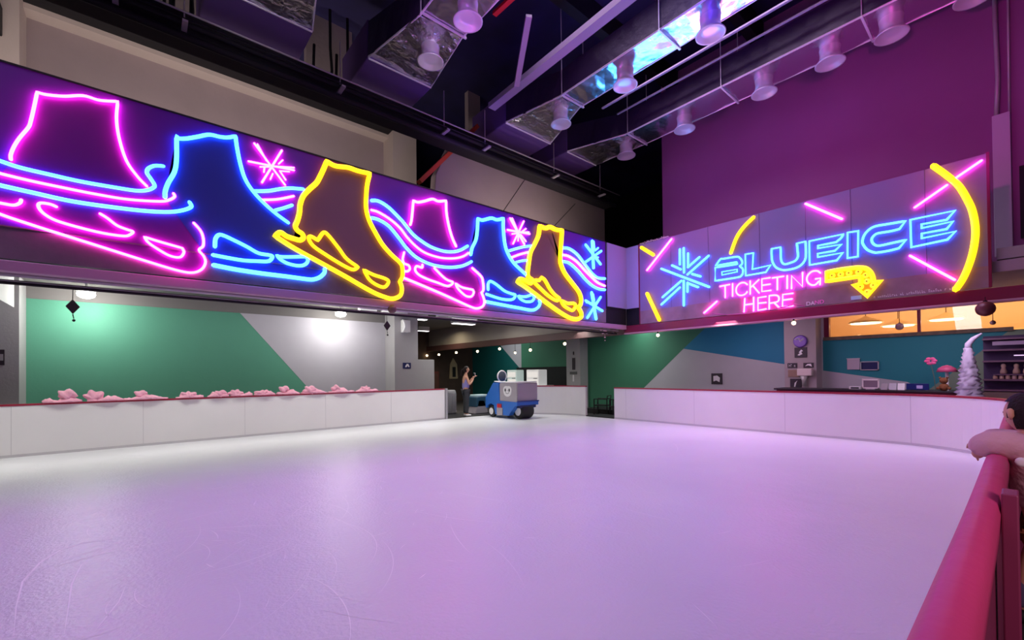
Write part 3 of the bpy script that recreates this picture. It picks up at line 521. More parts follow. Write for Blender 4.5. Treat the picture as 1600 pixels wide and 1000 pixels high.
NEON_RIGHT=[["neon_snowflake","large light blue neon snowflake left of the lettering",[["ray_tube","c",0.03,0,[[[6.087,4.905,1],[6.089,4.226,1]]]],["ray_tube","c",0.03,0,[[[6.2,4.898,1],[6.207,4.475,1]]]],["ray_tube","c",0.03,0,[[[5.962,4.731,1],[5.967,4.349,1]]]],["ray_tube","c",0.03,0,[[[5.647,4.56,1],[5.976,4.35,1]]]],["ray_tube","c",0.03,0,[[[5.395,4.545,1],[5.987,4.154,1]]]],["ray_tube","c",0.03,0,[[[6.443,4.494,1],[6.18,4.331,1]]]],["ray_tube","c",0.03,0,[[[6.779,4.462,1],[5.392,3.717,1]]]],["ray_tube","c",0.03,0,[[[5.855,4.144,1],[5.621,4.037,1]]]],["ray_tube","c",0.03,0,[[[6.168,4.012,1],[6.749,3.633,1]]]],["ray_tube","c",0.03,0,[[[6.216,3.833,1],[6.789,3.427,1]]]],["ray_tube","c",0.03,0,[[[6.098,4.001,1],[6.108,3.315,1]]]],["ray_tube","c",0.03,0,[[[5.99,3.93,1],[5.994,3.679,1]]]],["ray_tube","c",0.03,0,[[[5.99,3.917,1],[5.694,3.759,1]]]]]],
["neon_word","outlined light blue word at the top of the sign",[["letter","c",0.022,1,[[[5.218,4.248,1],[5.092,4.393],[5.01,4.389],[4.692,4.373],[4.608,4.323],[4.559,4.232],[4.564,4.161],[4.619,4.123,1],[4.546,4.037],[4.545,3.941],[4.576,3.882],[4.669,3.85],[5.236,3.856,1],[5.23,4.2,1],[4.726,4.185],[4.687,4.197],[4.694,4.235],[4.741,4.24]]]],["letter_slot","c",0.018,1,[[[5.064,4.06,1],[4.681,4.055,1],[4.682,3.99,1],[5.057,3.976,1]]]],["letter","c",0.022,1,[[[4.477,4.391,1],[4.291,4.383,1],[4.319,3.987,1],[3.91,4.01,1],[4.018,3.861,1],[4.478,3.857,1]]]],["letter","c",0.022,1,[[[3.884,4.394,1],[3.692,4.389,1],[3.689,4.132],[3.664,4.022],[3.605,3.972],[3.499,3.981],[3.395,4.012],[3.342,4.09],[3.346,4.252],[3.357,4.402,1],[3.186,4.405,1],[3.181,4.143],[3.198,4.001],[3.256,3.911],[3.346,3.855],[3.488,3.831],[3.66,3.848],[3.794,3.934],[3.868,4.078],[3.886,4.25]]]],["letter","c",0.022,1,[[[3.112,4.395,1],[2.489,4.399,1],[2.523,4.331],[2.615,4.257,1],[2.949,4.257,1],[2.95,4.196,1],[2.52,4.186,1],[2.64,4.075,1],[2.958,4.08,1],[2.953,4.001,1],[2.5,4.003,1],[2.609,3.86,1],[3.113,3.857,1]]]],["letter","c",0.022,1,[[[2.413,4.414,1],[2.231,4.402,1],[2.244,3.866,1],[2.421,3.869,1]]]],["letter","c",0.022,1,[[[1.487,4.408,1],[1.579,4.274,1],[1.725,4.266],[1.905,4.273],[1.966,4.249],[2.008,4.193],[2.009,4.127],[1.969,4.052],[1.888,4.014],[1.679,4.024],[1.483,4.034,1],[1.594,3.895,1],[1.75,3.879],[1.91,3.881],[1.981,3.897],[2.084,3.972],[2.145,4.079],[2.165,4.164],[2.132,4.29],[2.047,4.388],[1.943,4.427],[1.772,4.421]]]],["letter","c",0.022,1,[[[1.416,4.413,1],[0.8,4.416,1],[0.911,4.275,1],[1.257,4.283,1],[1.254,4.208,1],[0.828,4.222,1],[0.914,4.102,1],[1.256,4.103,1],[1.257,4.011,1],[0.797,4.03,1],[0.908,3.903,1],[1.41,3.873,1]]]]]],
["neon_word","pink word on the middle line of the sign",[["letter","p",0.02,0,[[[5.112,3.69,1],[4.869,3.699,1]],[[4.984,3.686,1],[4.984,3.381,1]]]],["letter","p",0.02,0,[[[4.796,3.707,1],[4.801,3.392,1]]]],["letter","p",0.02,0,[[[4.445,3.63],[4.51,3.687],[4.606,3.69],[4.684,3.628],[4.714,3.542],[4.696,3.448],[4.629,3.388],[4.534,3.385],[4.467,3.425],[4.454,3.453]]]],["letter","p",0.02,0,[[[4.375,3.708,1],[4.38,3.383,1]],[[4.177,3.704,1],[4.363,3.548,1]],[[4.307,3.569,1],[4.177,3.382,1]]]],["letter","p",0.02,0,[[[3.929,3.71,1],[4.109,3.712,1],[4.113,3.408,1],[3.916,3.406,1]],[[4.108,3.557,1],[3.931,3.557,1]]]],["letter","p",0.02,0,[[[3.877,3.696,1],[3.639,3.694,1]],[[3.771,3.683,1],[3.775,3.399,1]]]],["letter","p",0.02,0,[[[3.564,3.694,1],[3.569,3.396,1]]]],["letter","p",0.02,0,[[[3.479,3.382,1],[3.474,3.678,1],[3.262,3.395,1],[3.253,3.712,1]]]],["letter","p",0.02,0,[[[2.913,3.641],[2.972,3.697],[3.063,3.704],[3.141,3.646],[3.173,3.562],[3.151,3.467],[3.083,3.402],[3.007,3.399],[2.946,3.46]],[[3.005,3.524,1],[2.915,3.526,1],[2.924,3.386,1]]]]]],
["neon_word","pink word on the lowest line of the sign",[["letter","p",0.02,0,[[[4.507,3.291,1],[4.531,2.965,1]],[[4.302,3.293,1],[4.307,2.959,1]],[[4.509,3.132,1],[4.304,3.136,1]]]],["letter","p",0.02,0,[[[4.023,3.273,1],[4.202,3.269,1],[4.206,2.961,1],[4.027,2.975,1]],[[4.204,3.133,1],[4.025,3.129,1]]]],["letter","p",0.02,0,[[[3.957,2.967,1],[3.952,3.283,1],[3.831,3.279],[3.763,3.246],[3.744,3.178],[3.782,3.116],[3.946,3.1,1]],[[3.851,3.106,1],[3.742,2.97,1]]]],["letter","p",0.02,0,[[[3.456,3.268,1],[3.662,3.27,1],[3.674,2.986,1],[3.46,2.982,1]],[[3.664,3.139,1],[3.474,3.141,1]]]]]],
["neon_arrow","yellow bent arrow with round bulbs",[["arrow_tube","y",0.045,1,[[[2.794,3.635,1],[2.571,3.645],[2.302,3.638],[2.215,3.625],[2.12,3.593],[2.045,3.509],[2.005,3.394],[1.994,3.286,1],[1.866,3.286,1],[2.095,3.0,1],[2.329,3.275,1],[2.198,3.287,1],[2.201,3.396],[2.235,3.44],[2.393,3.44],[2.797,3.435,1]]]]]],
["neon_bar","short yellow bar in the top left corner",[["bar_tube","y",0.05,0,[[[7.412,5.217,1],[7.014,4.91,1]]]]]],
["neon_bar","long slanted pink bar near the top left corner",[["bar_tube","p",0.028,0,[[[6.447,5.245,1],[7.243,4.507,1]]]]]],
["neon_bar","yellow bar in the bottom left corner",[["bar_tube","y",0.055,0,[[[7.236,3.802,1],[6.848,2.987,1]]]]]],
["neon_bar","short pink bar left of the lowest word",[["bar_tube","p",0.026,0,[[[5.2,3.307,1],[5.537,3.049,1]]]]]],
["neon_bar","yellow curved bar above the first letters",[["bar_tube","y",0.045,0,[[[4.265,5.253],[4.498,5.071],[4.673,4.845],[4.819,4.491]]]]]],
["neon_bar","pink bar at the top middle",[["bar_tube","p",0.026,0,[[[3.171,5.259,1],[2.506,4.729,1]]]]]],
["neon_bar","pink bar in the top right corner",[["bar_tube","p",0.022,0,[[[0.455,5.215,1],[0.763,5.027,1]]]]]],
["neon_bar","pink bar inside the long yellow curve",[["bar_tube","p",0.022,0,[[[0.899,4.923,1],[1.348,4.637,1]]]]]],
["neon_bar","pink bar below the last letters",[["bar_tube","p",0.022,0,[[[1.432,3.712,1],[0.823,3.135,1]]]]]],
["neon_bar","long thick yellow curve at the right end",[["bar_tube","y",0.052,0,[[[1.074,5.34],[0.908,5.111],[0.747,4.856],[0.637,4.557],[0.574,4.31],[0.545,3.978],[0.572,3.66],[0.632,3.38],[0.715,3.133],[0.81,2.951]]]]]]]
BULBS=[[2.701,3.545],[2.548,3.546],[2.403,3.548],[2.239,3.546],[2.124,3.454],[2.105,3.321],[2.104,3.1],[2.214,3.225],[2.001,3.224]]

t = thing('neon_banner', 'long indigo banner with pink, blue and yellow neon ice skates hung along the left side', 'neon sign', (4.5, YB, 2.95))
bm = BM(); box(bm, (-4.0, YB, 3.34), (10.48, YB+.1, 5.34)); obj('banner_panel', bm, m_banner, t)
bm = BM(); box(bm, (-4.0, YB, 2.95), (10.48, YB+.1, 3.34)); box(bm, (-4, YB-.015, 3.335), (10.48, YB, 3.35)); obj('lower_strip', bm, m_strip, t)
bm = BM(); box(bm, (-4.0, YB-.01, 5.335), (10.5, YB+.12, 5.36)); box(bm, (10.48, YB-.01, 2.95), (10.51, YB+.12, 5.36)); obj('frame', bm, m_black, t)
bm = BM(); mats = []
for name, label, subs in NEON_LEFT:
    if name != 'neon_skate': continue
    d = {}
    for sub, c, r, cl, paths in subs:
        if sub in ('boot_tube', 'blade_tube'): d[sub] = smooth_path(paths[0], cl)
    poly = d['boot_tube'] + (d['blade_tube'][::-1] if 'blade_tube' in d else [])
    k = {'p': 0, 'c': 1, 'y': 2}[subs[0][1]]
    dy = .004 + .003*k
    v0 = [bm.verts.new((p.x, YB-dy, p.y)) for p in poly]
    f = bm.faces.new(v0); f.material_index = k
bmesh.ops.triangulate(bm, faces=bm.faces[:])
obj('printed_fill', bm, [m_fill['p'], m_fill['c'], m_fill['y']], t)
neon_tubes(NEON_LEFT, t, 0, lambda a, b, d: (a, YB-d, b), NEON)

t = thing('neon_ticket_sign', 'violet sign board with outlined blue word, pink words and yellow arrow on the right', 'neon sign', (XB, 4, 2.95))
bm = BM(); box(bm, (XB, .4, 3.32), (XB+.1, 7.55, 5.33)); obj('sign_panel', bm, m_bannerR, t)
bm = BM(); box(bm, (XB, .4, 2.93), (XB+.1, 7.55, 3.32)); obj('lower_strip', bm, mat('rosy_fascia_strip', (.26, .16, .20), .35, bump=.2, bscale=3, var=.4), t)
bm = BM(); box(bm, (XB-.01, .36, 2.93), (XB+.12, .4, 5.35)); box(bm, (XB-.01, 7.52, 2.93), (XB+.02, 7.55, 5.35)); obj('frame', bm, m_redpipe, t)
for y in (1.2, 2.35, 3.2, 4.15, 5.4, 6.5):
    bm = BM(); tube(bm, [(XB-.002, y, 3.32), (XB-.002, y+rs.uniform(-.05, .05), 5.33)], .006, sides=4)
    obj('panel_crease', bm, mat('crease_violet', (.12, .08, .18), .6), t)
neon_tubes(NEON_RIGHT, t, 0, lambda a, b, d: (XB-d, a, b), NEONR)
arrow = [o for o in D.objects if o.name.startswith('neon_arrow')][0]
apts = smooth_path([q for q in [s for n, l, s in NEON_RIGHT if n == 'neon_arrow'][0][0][4][0]], 1)
bm = BM(); prism(bm, [(p.x, p.y) for p in apts], 0, XB-.012, XB-.004)
o = obj('arrow_face', bm, mat('yellow_acrylic', (.80, .55, .02), .4)); o.parent = arrow
for b in BULBS:
    bm = BM(); lathe(bm, [(.062, 0), (.055, -.02), (.02, -.035), (.001, -.036)], (XB-.012, b[0], b[1]), axis='X', seg=14)
    o = obj('bulb', bm, glow('yellow_bulb_glow', (1.0, .62, .03), 1.1), None, True); o.parent = arrow
    bm = BM(); lathe(bm, [(.014, 0), (.014, -.012)], (XB-.044, b[0], b[1]), axis='X', seg=8)
    o = obj('bulb_tip', bm, mat('bulb_tip_brown', (.25, .14, .01), .5)); o.parent = arrow
def glyphs(x, y0, z, wd, h, n, parent, seedv, m=m_signw):
    """a run of tiny letter-like strokes, too small to read in the photo; runs towards -Y"""
    rr = random.Random(seedv); bm = BM(); st = wd/n
    for k in range(n):
        if k and rr.random() < .14: continue
        y = y0-st*k; up = h*rr.choice((.6, .6, 1.0)); w2 = st*.62
        box(bm, (x, y-st*.16, z), (x-.004, y, z+up))
        q = rr.choice((0, .5, 1)); box(bm, (x, y-w2, z+up*q*.82), (x-.004, y-st*.1, z+up*q*.82+h*.17))
        if rr.random() < .6: box(bm, (x, y-w2, z), (x-.004, y-w2+st*.16, z+up*.6))
    return obj('small_lettering', bm, m, parent)
glyphs(XB-.003, 7.5, 5.335, .95, .07, 24, t, 4)
glyphs(XB-.003, 2.0, 2.96, 1.2, .055, 38, t, 9)
text_mesh('small_lettering', 'DA', .12, m_signw, (XB-.006, 3.12, 2.99), ROT_R, t)
text_mesh('small_lettering', 'ND', .12, mat('pink_lettering', (.9, .2, .6), .5), (XB-.006, 2.95, 3.0), ROT_R, t)
bm = BM(); box(bm, (XB-.012, 2.2, 2.97), (XB-.001, 2.38, 3.05)); obj('sticker', bm, mat('pale_blue_sticker', (.35, .5, .8), .5), t)
# cladding of the corner between them
bm = BM(); box(bm, (10.55, YB-.02, 3.44), (11.5, YB+.1, 5.33)); struct('wall_corner_cladding', bm, m_lilac)
bm = BM(); box(bm, (11.5, 7.56, 3.44), (11.62, 8.1, 5.33)); struct('wall_corner_cladding_side', bm, mat('lilac_cladding_pale', (.36, .32, .55), .6))
bm = BM(); box(bm, (10.52, YB+.03, 2.93), (11.52, YB+.1, 3.44)); box(bm, (11.55, 7.56, 2.93), (11.6, 8.03, 3.44)); struct('wall_corner_recess', bm, m_dark)
# beams below the banners
bm = BM(); box(bm, (-4, YB+.0, 2.80), (11.5, YB+.16, 2.935), .01); struct('trim_17', bm, mat('neon_tinted_steel_beam', (.45, .26, .36), .28))  # steel beam with the pink neon light put into its colour
bm = BM(); box(bm, (XB+.0, -5, 2.70), (XB+.16, 8.1, 2.92), .01); struct('trim_18', bm, m_redpipe)
bm = BM(); box(bm, (XB+.0, 8.1, 2.66), (XB+.16, 20.5, 2.92), .01); struct('trim_21', bm, mat('unlit_red_beam', (.10, .045, .045), .5))  # same red beam carried on, its shade put into a browner colour
bm = BM(); box(bm, (XB-.03, -5, 2.655), (XB+.16, 8.1, 2.70), .01); struct('trim_19', bm, mat('rosy_beam_lip', (.50, .26, .32), .35))
def run_pipe(pts, r, m, label, name='pipe'):
    bm = BM(); tube(bm, pts, r, sides=8); return tag(obj(name, bm, m, None, True), label, 'pipe')
run_pipe([(-4, 8.24, 2.80), (4, 8.24, 2.79), (11.4, 8.24, 2.78)], .028, m_pipe, 'pale pipe running right under the long skate banner')
run_pipe([(-4, 8.3, 2.70), (11.4, 8.3, 2.69)], .02, m_dark, 'thin dark cable line below the pale pipe under the long banner')
run_pipe([(-4, 8.42, 2.74), (11.4, 8.42, 2.73)], .022, m_pipe, 'second pale pipe just behind the dark cable under the long banner')
run_pipe([(XB-.1, 5.3, 2.99), (XB-.1, 4.9, 2.92), (XB-.1, 4.4, 2.9), (XB-.1, 3.9, 2.93), (XB-.1, 3.4, 3.0), (XB-.1, 3.2, 2.93)], .012, mat('plum_cable', (.4, .08, .25), .4), 'loose cable sagging across the foot of the right sign board', 'cable')
# dark conduits in front of the lower strip of the roof edge
PIPES = [(9.5, 7.72, .05, m_dark, 'thick black roof pipe above the plaster trim'), (9.4, 7.86, .018, m_pipe, 'thin bright rail above the black roof pipe'),
         (9.6, 7.55, .07, m_black, 'black cable tray tube below the bright rail'), (9.3, 7.68, .014, m_dark, 'thin dark conduit clipped along the black roof pipe'),
         (9.7, 7.9, .06, m_black, 'rear black roof pipe behind the bright rail')]
for y, z, r, m, lb in PIPES: run_pipe([(-9, y, z), (2, y, z-.02), (13.2, y, z)], r, m, lb, 'roof_pipe')
bm = BM(); box(bm, (-9, 9.75, 7.55), (13.2, 10.1, 8.1)); tag(obj('cable_tray', bm, m_black), 'wide black cable tray running above the beige wall behind the roof pipes', 'cable tray')
for k, (x, w) in enumerate(((.45, .05), (.72, .16), (1.0, .14), (3.6, .22), (4.1, .16))):
    bm = BM(); tube(bm, [(x-w, 11.6, 9.9), (x-w*1.1, 11.6, 9.3), (x-w*.5, 11.6, 8.95), (x+w*.5, 11.6, 9.0), (x+w, 11.6, 9.4), (x+w*.8, 11.6, 10.0), (x+w*.8, 11.6, 11)], .035, sides=6)
    tag(obj('cable_loop', bm, m_black, None, True), ['straight black cable in front of the beige patch at the top left', 'narrow black cable loop in front of the beige patch at the top left', 'right-hand black cable loop in front of the beige patch at the top left', 'wide black cable loop before the beige patch between the first two ducts', 'smaller black cable loop before the beige patch between the first two ducts'][k], 'cable', 'cable loops above the roof pipes')
rs = random.Random(3)
for k in range(7):
    x = [-.3, .6, 3.3, 5.9, 7.2, 9.9, 12.2][k]
    bm = BM(); tube(bm, [(x, 9.5, 7.7), (x, 9.5, 8.7)], .012, sides=5); box(bm, (x-.04, 9.28, 7.6), (x+.04, 9.62, 7.64))
    tag(obj('pipe_hanger', bm, m_pipe), 'thin rod hanger holding the roof pipes', 'hanger', 'hangers of the roof pipes')

# ---------------------------------------------------------------- foil ducts
def duct(x0, x1, label, ylo=-3.5, z0=8.5, z1=9.15, wx0=None, wx1=None, nozx=None, nozy=(), gm=m_foil):
    t = thing('foil_duct', label, 'air duct', ((x0+x1)/2, 5, z0), 'silver ducts under the roof')
    bm = BM(); n = 40; rings = []; rr = random.Random(int(x0*100))
    for i in range(n+1):
        y = ylo+(7.55-ylo)*i/n; j = lambda: rr.uniform(-.012, .012)
        rings.append([bm.verts.new((x0+j(), y, z0+j())), bm.verts.new(((x0+x1)/2, y, z0+j()*1.5)), bm.verts.new((x1+j(), y, z0+j())), bm.verts.new((x1+j(), y, z1)), bm.verts.new((x0+j(), y, z1))])
    for A, B in zip(rings, rings[1:]):
        for k in range(5): bm.faces.new((A[k], A[(k+1) % 5], B[(k+1) % 5], B[k]))
    bm.faces.new(rings[0][::-1]); bm.faces.new(rings[-1])
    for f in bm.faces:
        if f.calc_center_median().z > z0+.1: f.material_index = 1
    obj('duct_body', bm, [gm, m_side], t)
    # flared end
    bm = BM(); rings = []
    for i in range(9):
        f = i/8; y = 7.55+1.75*f; a = x0+(wx0-x0)*f; b = x1+(wx1-x1)*f
        j = lambda: rr.uniform(-.03, .03)
        rings.append([bm.verts.new((a+j(), y, z0+j())), bm.verts.new((a*.66+b*.34, y, z0+j())), bm.verts.new((a*.34+b*.66, y, z0+j())), bm.verts.new((b+j(), y, z0+j())), bm.verts.new((b, y, z1+.15*f)), bm.verts.new((a, y, z1+.15*f))])
    for A, B in zip(rings, rings[1:]):
        for k in range(6): bm.faces.new((A[k], A[(k+1) % 6], B[(k+1) % 6], B[k]))
    bm.faces.new(rings[0][::-1]); bm.faces.new(rings[-1])
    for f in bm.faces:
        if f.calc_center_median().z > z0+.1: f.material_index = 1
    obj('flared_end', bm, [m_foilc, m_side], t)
    bm = BM(); box(bm, (wx0-.02, 9.3, z0-.02), (wx1+.02, 10.9, z1+.2), .03); obj('plenum_box', bm, m_unit, t)
    bm = BM()
    tube(bm, [(x0, ylo, z0), (x0, 7.55, z0), (wx0, 9.3, z0)], .022, sides=6); tube(bm, [(x1, ylo, z0), (x1, 7.55, z0), (wx1, 9.3, z0)], .016, sides=6); tube(bm, [(wx0, 9.31, z0-.02), (wx1, 9.31, z0-.02)], .02, sides=6)
    obj('edge_tape', bm, m_tape, t)
    for k, y in enumerate((7.45, 4.75, 2.0, -.6)):
        bm = BM(); box(bm, (x0-.05, y-.02, z0-.045), (x1+.05, y+.02, z0-.015)); 
        for x in (x0-.04, x1+.04): tube(bm, [(x, y, z0-.03), (x, y, 11)], .011, sides=5)
        obj('hanger_bar', bm, m_tape, t)
    for y in nozy:
        c = (nozx, y, z0)
        bm = BM(); lathe(bm, [(.20, .02), (.185, -.1), (.19, -.2), (.24, -.29), (.28, -.33), (.278, -.347), (.25, -.34), (.19, -.285), (.12, -.27), (.001, -.27)], c, seg=28, cap=False)
        obj('air_nozzle', bm, m_nozzle, t, True)
    return t
duct(8.12, 8.87, 'silver foil duct with four air nozzles, middle one of the long ducts', wx0=7.79, wx1=9.56, nozx=8.62, nozy=(8.0, 5.95, 3.95, 1.95))
duct(4.17, 5.13, 'silver foil duct with two nozzles nearest the large yellow skate', wx0=3.85, wx1=5.42, nozx=4.74, nozy=(8.15, 6.75, 5.2))
duct(10.92, 11.85, 'silver foil duct with a row of nozzles along the purple wall', wx0=10.32, wx1=11.75, nozx=11.45, nozy=(7.9, 6.0, 3.98, 2.66, 1.64, .5))
duct(.95, 2.3, 'crumpled silver duct at the top left edge of the hall', wx0=.9, wx1=2.68, nozx=1.6, nozy=(5.6,), gm=m_foilc)
# struts between the ducts
def bar(a, b, r, m, label, name='roof_strut'):
    bm = BM(); a, b = Vector(a), Vector(b); d = (b-a).normalized(); s = d.cross(Vector((0, 0, 1))); s = s.normalized()*r if s.length > .01 else Vector((r, 0, 0)); u = d.cross(s).normalized()*r*.6
    vs = [bm.verts.new(p+q) for p in (a, b) for q in (s+u, s-u, -s-u, -s+u)]
    for k in range(4): bm.faces.new((vs[k], vs[(k+1) % 4], vs[4+(k+1) % 4], vs[4+k]))
    bm.faces.new(vs[3::-1]); bm.faces.new(vs[4:]); return tag(obj(name, bm, m), label, 'beam')
m_strut = mat('grey_strut', (.34, .29, .40), .5)
bar((7.05, 9.0, 8.5), (6.8, -3, 8.5), .11, m_strut, 'long pale grey roof strut between the first two ducts')
bar((5.9, 6.3, 8.6), (6.7, 7.6, 8.2), .06, m_strut, 'short slanted grey strut left of the long pale strut')
bar((5.5, 6.9, 8.8), (5.7, 3.0, 8.8), .05, mat('red_pipe', (.5, .01, .02), .4), 'thin red pipe beside the first duct', 'roof_strut')
bar((5.67, 10.4, 6.6), (7.58, 10.4, 8.78), .09, mat('orange_strut', (.62, .10, .03), .5), 'orange red strut crossing behind the roof pipes', 'roof_strut')
bar((9.9, -3, 8.9), (9.9, 7.6, 8.9), .03, m_strut, 'thin dark rail between the second and third ducts')
bar((10.6, -3, 9.0), (10.6, 7.6, 9.0), .025, m_strut, 'thin rail close beside the duct along the purple wall')
t = thing('loudspeaker', 'black loudspeaker high on the wall at the upper left edge', 'speaker', (-2.35, 14.2, 9.1))
bm = BM(); box(bm, (-2.55, 14.05, 8.95), (-2.28, 14.4, 9.6), .03); obj('cabinet', bm, m_black, t)
bm = BM(); tube(bm, [(-2.4, 14.4, 9.2), (-2.4, 14.5, 9.2)], .03, sides=6); obj('bracket', bm, m_dark, t)

# ---------------------------------------------------------------- under the low ceiling
for x, lb in ((-.97, 'glaring white floodlight over the left part of the green wall'), (4.96, 'glaring white floodlight over the pale grey part of the left wall')):
    t = thing('floodlight', lb, 'light', (x, 14.4, 3.76), 'floodlights on the low ceiling')
    bm = BM(); lathe(bm, [(.16, 0), (.18, .04), (.1, .1), (.02, .11), (.02, .26)], (x, 14.4, 3.50), seg=20); obj('lamp_housing', bm, m_white, t, True)
    bm = BM(); ball(bm, (x, 14.38, 3.46), .17, 1, 1, .6); obj('lamp_lens', bm, glow('flood_glow', (1, .97, .9), 45), t, True)
    l = D.lights.new('floodlight_lamp', 'POINT'); l.energy = 62; l.color = (1, .97, .92); l.shadow_soft_size = .1
    lo = D.objects.new('floodlight_lamp', l); COL.objects.link(lo); lo.location = (x, 14.38, 3.2)
for k, (x, y, sx, sy) in enumerate(((5.72, 14.05, .28, .12), (6.6, 13.9, .45, .1), (7.9, 14.9, .5, .12), (8.3, 16.1, .3, .1), (8.75, 14.2, .3, .1), (10.3, 15.2, .55, .15), (10.4, 18.8, .3, .1), (9.4, 13.9, .6, .12))):
    t = thing('ceiling_light_panel', 'small white light panel on the low ceiling %s' % ['just right of the right floodlight', 'left of the grey pillar top', 'right of the pillar top, over the passage', 'deeper in the passage behind the pillar', 'over the gap beside the pillar', 'in the middle of the passage ceiling', 'deepest in the passage ceiling', 'at the front edge over the passage'][k], 'light', (x, y, 3.7), 'light panels on the low ceiling')
    bm = BM(); box(bm, (x-sx, y-sy, 3.56), (x+sx, y+sy, 3.76), .01); obj('frame', bm, m_white, t)
    bm = BM(); box(bm, (x-sx*.92, y-sy*.85, 3.545), (x+sx*.92, y+sy*.85, 3.56)); obj('diffuser', bm, m_panel, t)
for k, (y, z) in enumerate(((20.9-.5, 2.45), (19.2, 2.45), (17.6, 2.49), (15.88, 2.47), (14.3, 2.51), (12.4, 2.37), (10.6, 2.51), (6.93, 2.55), (3.45, 2.58), (13.3, 2.3))):
    t = thing('globe_bulb', 'round festoon bulb hanging from the dark red beam', 'light bulb', (XB-.02, y, z), 'festoon bulbs along the dark red beam')
    bm = BM(); ball(bm, (XB-.02, y, z), .055 if k < 7 else .045); obj('globe', bm, m_warm, t, True)
    bm = BM(); tube(bm, [(XB-.02, y, z+.05), (XB-.02, y, 2.655)], .008, sides=5); lathe(bm, [(.022, z+.045), (.02, z+.09)], (XB-.02, y, 0), seg=8); obj('socket', bm, m_dark, t)
# hanging diamonds, balls and snowflake ornament
def diamond(x, y, z, label):
    t = thing('diamond_ornament', label, 'ornament', (x, y, z), 'dark diamond ornaments')
    bm = BM(); prism(bm, [(x-.07, z), (x, z+.1), (x+.07, z), (x, z-.1)], 1, y-.012, y+.012, bev=.004); obj('diamond', bm, mat('dark_olive_board', (.05, .05, .035), .6), t)
    bm = BM(); tube(bm, [(x, y, z-.1), (x+.01, y, z-.16)], .006, sides=5); ball(bm, (x+.01, y, z-.185), .02, sub=1); obj('pendant_drop', bm, m_dark, t)
    bm = BM(); tube(bm, [(x, y, z+.1), (x, y+.02, 2.69)], .004, sides=4); obj('string', bm, m_dark, t)
diamond(-.69, 8.3, 2.45, 'dark diamond ornament hanging in front of the green wall')
diamond(3.78, 8.3, 2.47, 'dark diamond ornament hanging in front of the white pillar edge')
def hung_ball(c, r, top, m, label):
    t = thing('ball_ornament', label, 'ornament', c)
    bm = BM(); ball(bm, c, r, sub=3); obj('ball', bm, m, t, True)
    bm = BM(); lathe(bm, [(r*.25, c[2]+r*.95), (r*.22, c[2]+r*1.12)], (c[0], c[1], 0), seg=10); tube(bm, [(c[0], c[1], c[2]+r), (c[0], c[1], top)], .005, sides=4); obj('cap', bm, m_dark, t)
m_brownball = mat('brown_ball', (.16, .09, .07), .5, var=.5, vscale=12)
hung_ball((3.76, 8.02, 2.77), .085, 2.86, m_brownball, 'brown ball ornament under the tip of the big yellow skate')
hung_ball((11.35, .44, 2.54), .13, 2.75, mat('dark_red_ball', (.13, .03, .03), .4), 'large dark red ball ornament at the right end of the beam')
hung_ball((11.51, 1.61, 2.34), .07, 2.66, m_brownball, 'small brown hexagonal ornament in front of the shop window')
hung_ball((11.51, .36, 2.3), .04, 2.66, m_brownball, 'tiny dark ornament below the large dark red ball')
t = thing('flake_ornament', 'pale pink snowflake ornament hanging at the corner between both banners', 'ornament', (11.3, 8.68, 2.85))
bm = BM()
for k in range(6):
    a = R(60*k); ca = Vector((.76*math.cos(a), -.65*math.cos(a), math.sin(a))); c = Vector((11.3, 8.68, 2.85)); tube(bm, [c, c+ca*.16], .028, sides=6); ball(bm, c+ca*.12, .045, sub=1)
ball(bm, (11.3, 8.68, 2.85), .06, sub=2); obj('flake', bm, mat('pale_pink_glitter', (.95, .62, .70), .5, bump=.4), t, True)
bm = BM(); tube(bm, [(11.3, 8.68, 3.76), (11.3, 8.68, 2.62)], .006, sides=4); ball(bm, (11.3, 8.68, 2.6), .035, sub=1); ball(bm, (11.3, 8.68, 2.5), .02, sub=1); obj('pendant_drop', bm, mat('pale_pink_glitter', (.95, .62, .70), .5), t, True)
# wall speaker, exit style sign on the pillar
t = thing('wall_speaker', 'white speaker box on the grey pillar beside the green wall', 'speaker', (7.35, 14.4, 3.2))
bm = BM(); box(bm, (7.12, 14.28, 2.98), (7.4, 14.5, 3.42), .02); obj('cabinet', bm, m_white, t)
bm = BM(); tube(bm, [(7.13+.09*math.sin(i/8*math.pi)-.06, 14.26, 2.98+.44*i/8) for i in range(9)], .022, sides=6); obj('curved_front', bm, glow('painted_reflection', (.8, .8, .8), .3), t, True)  # faint glow paints a reflection onto the speaker front
t = thing('wall_sign', 'small navy sign with white skater mark on the grey pillar', 'sign', (7.33, 14.49, 1.79), 'small signs on pillars and walls')
bm = BM(); box(bm, (7.19, 14.48, 1.69), (7.5, 14.5, 1.9)); obj('plate', bm, m_navy, t)
bm = BM(); prism(bm, [(7.27, 1.74), (7.33, 1.74), (7.36, 1.8), (7.40, 1.74), (7.45, 1.75), (7.40, 1.85), (7.34, 1.86), (7.29, 1.8)], 1, 14.474, 14.481); obj('mark', bm, m_signw, t)
t = thing('electrical_switch', 'small dark switch on the wall at the far left edge', 'switch', (-2.2, 14.49, 1.95))
bm = BM(); box(bm, (-2.36, 14.48, 1.78), (-2.26, 14.5, 2.12), .005); obj('plate', bm, m_signb, t)
bm = BM(); box(bm, (-2.34, 14.47, 1.88), (-2.28, 14.48, 2.02)); obj('button', bm, m_mgrey, t)
# white block in the upper left corner of the low bay
t = thing('ceiling_air_unit', 'white air unit hanging at the far left under the low ceiling', 'air unit', (-2.3, 13, 3.3))
bm = BM(); prism(bm, [(-3.2, 3.2), (-2.22, 3.2), (-2.05, 3.0), (-2.05, 3.7), (-3.2, 3.7)], 1, 12.6, 14.0, bev=.01); obj('casing', bm, m_white, t)

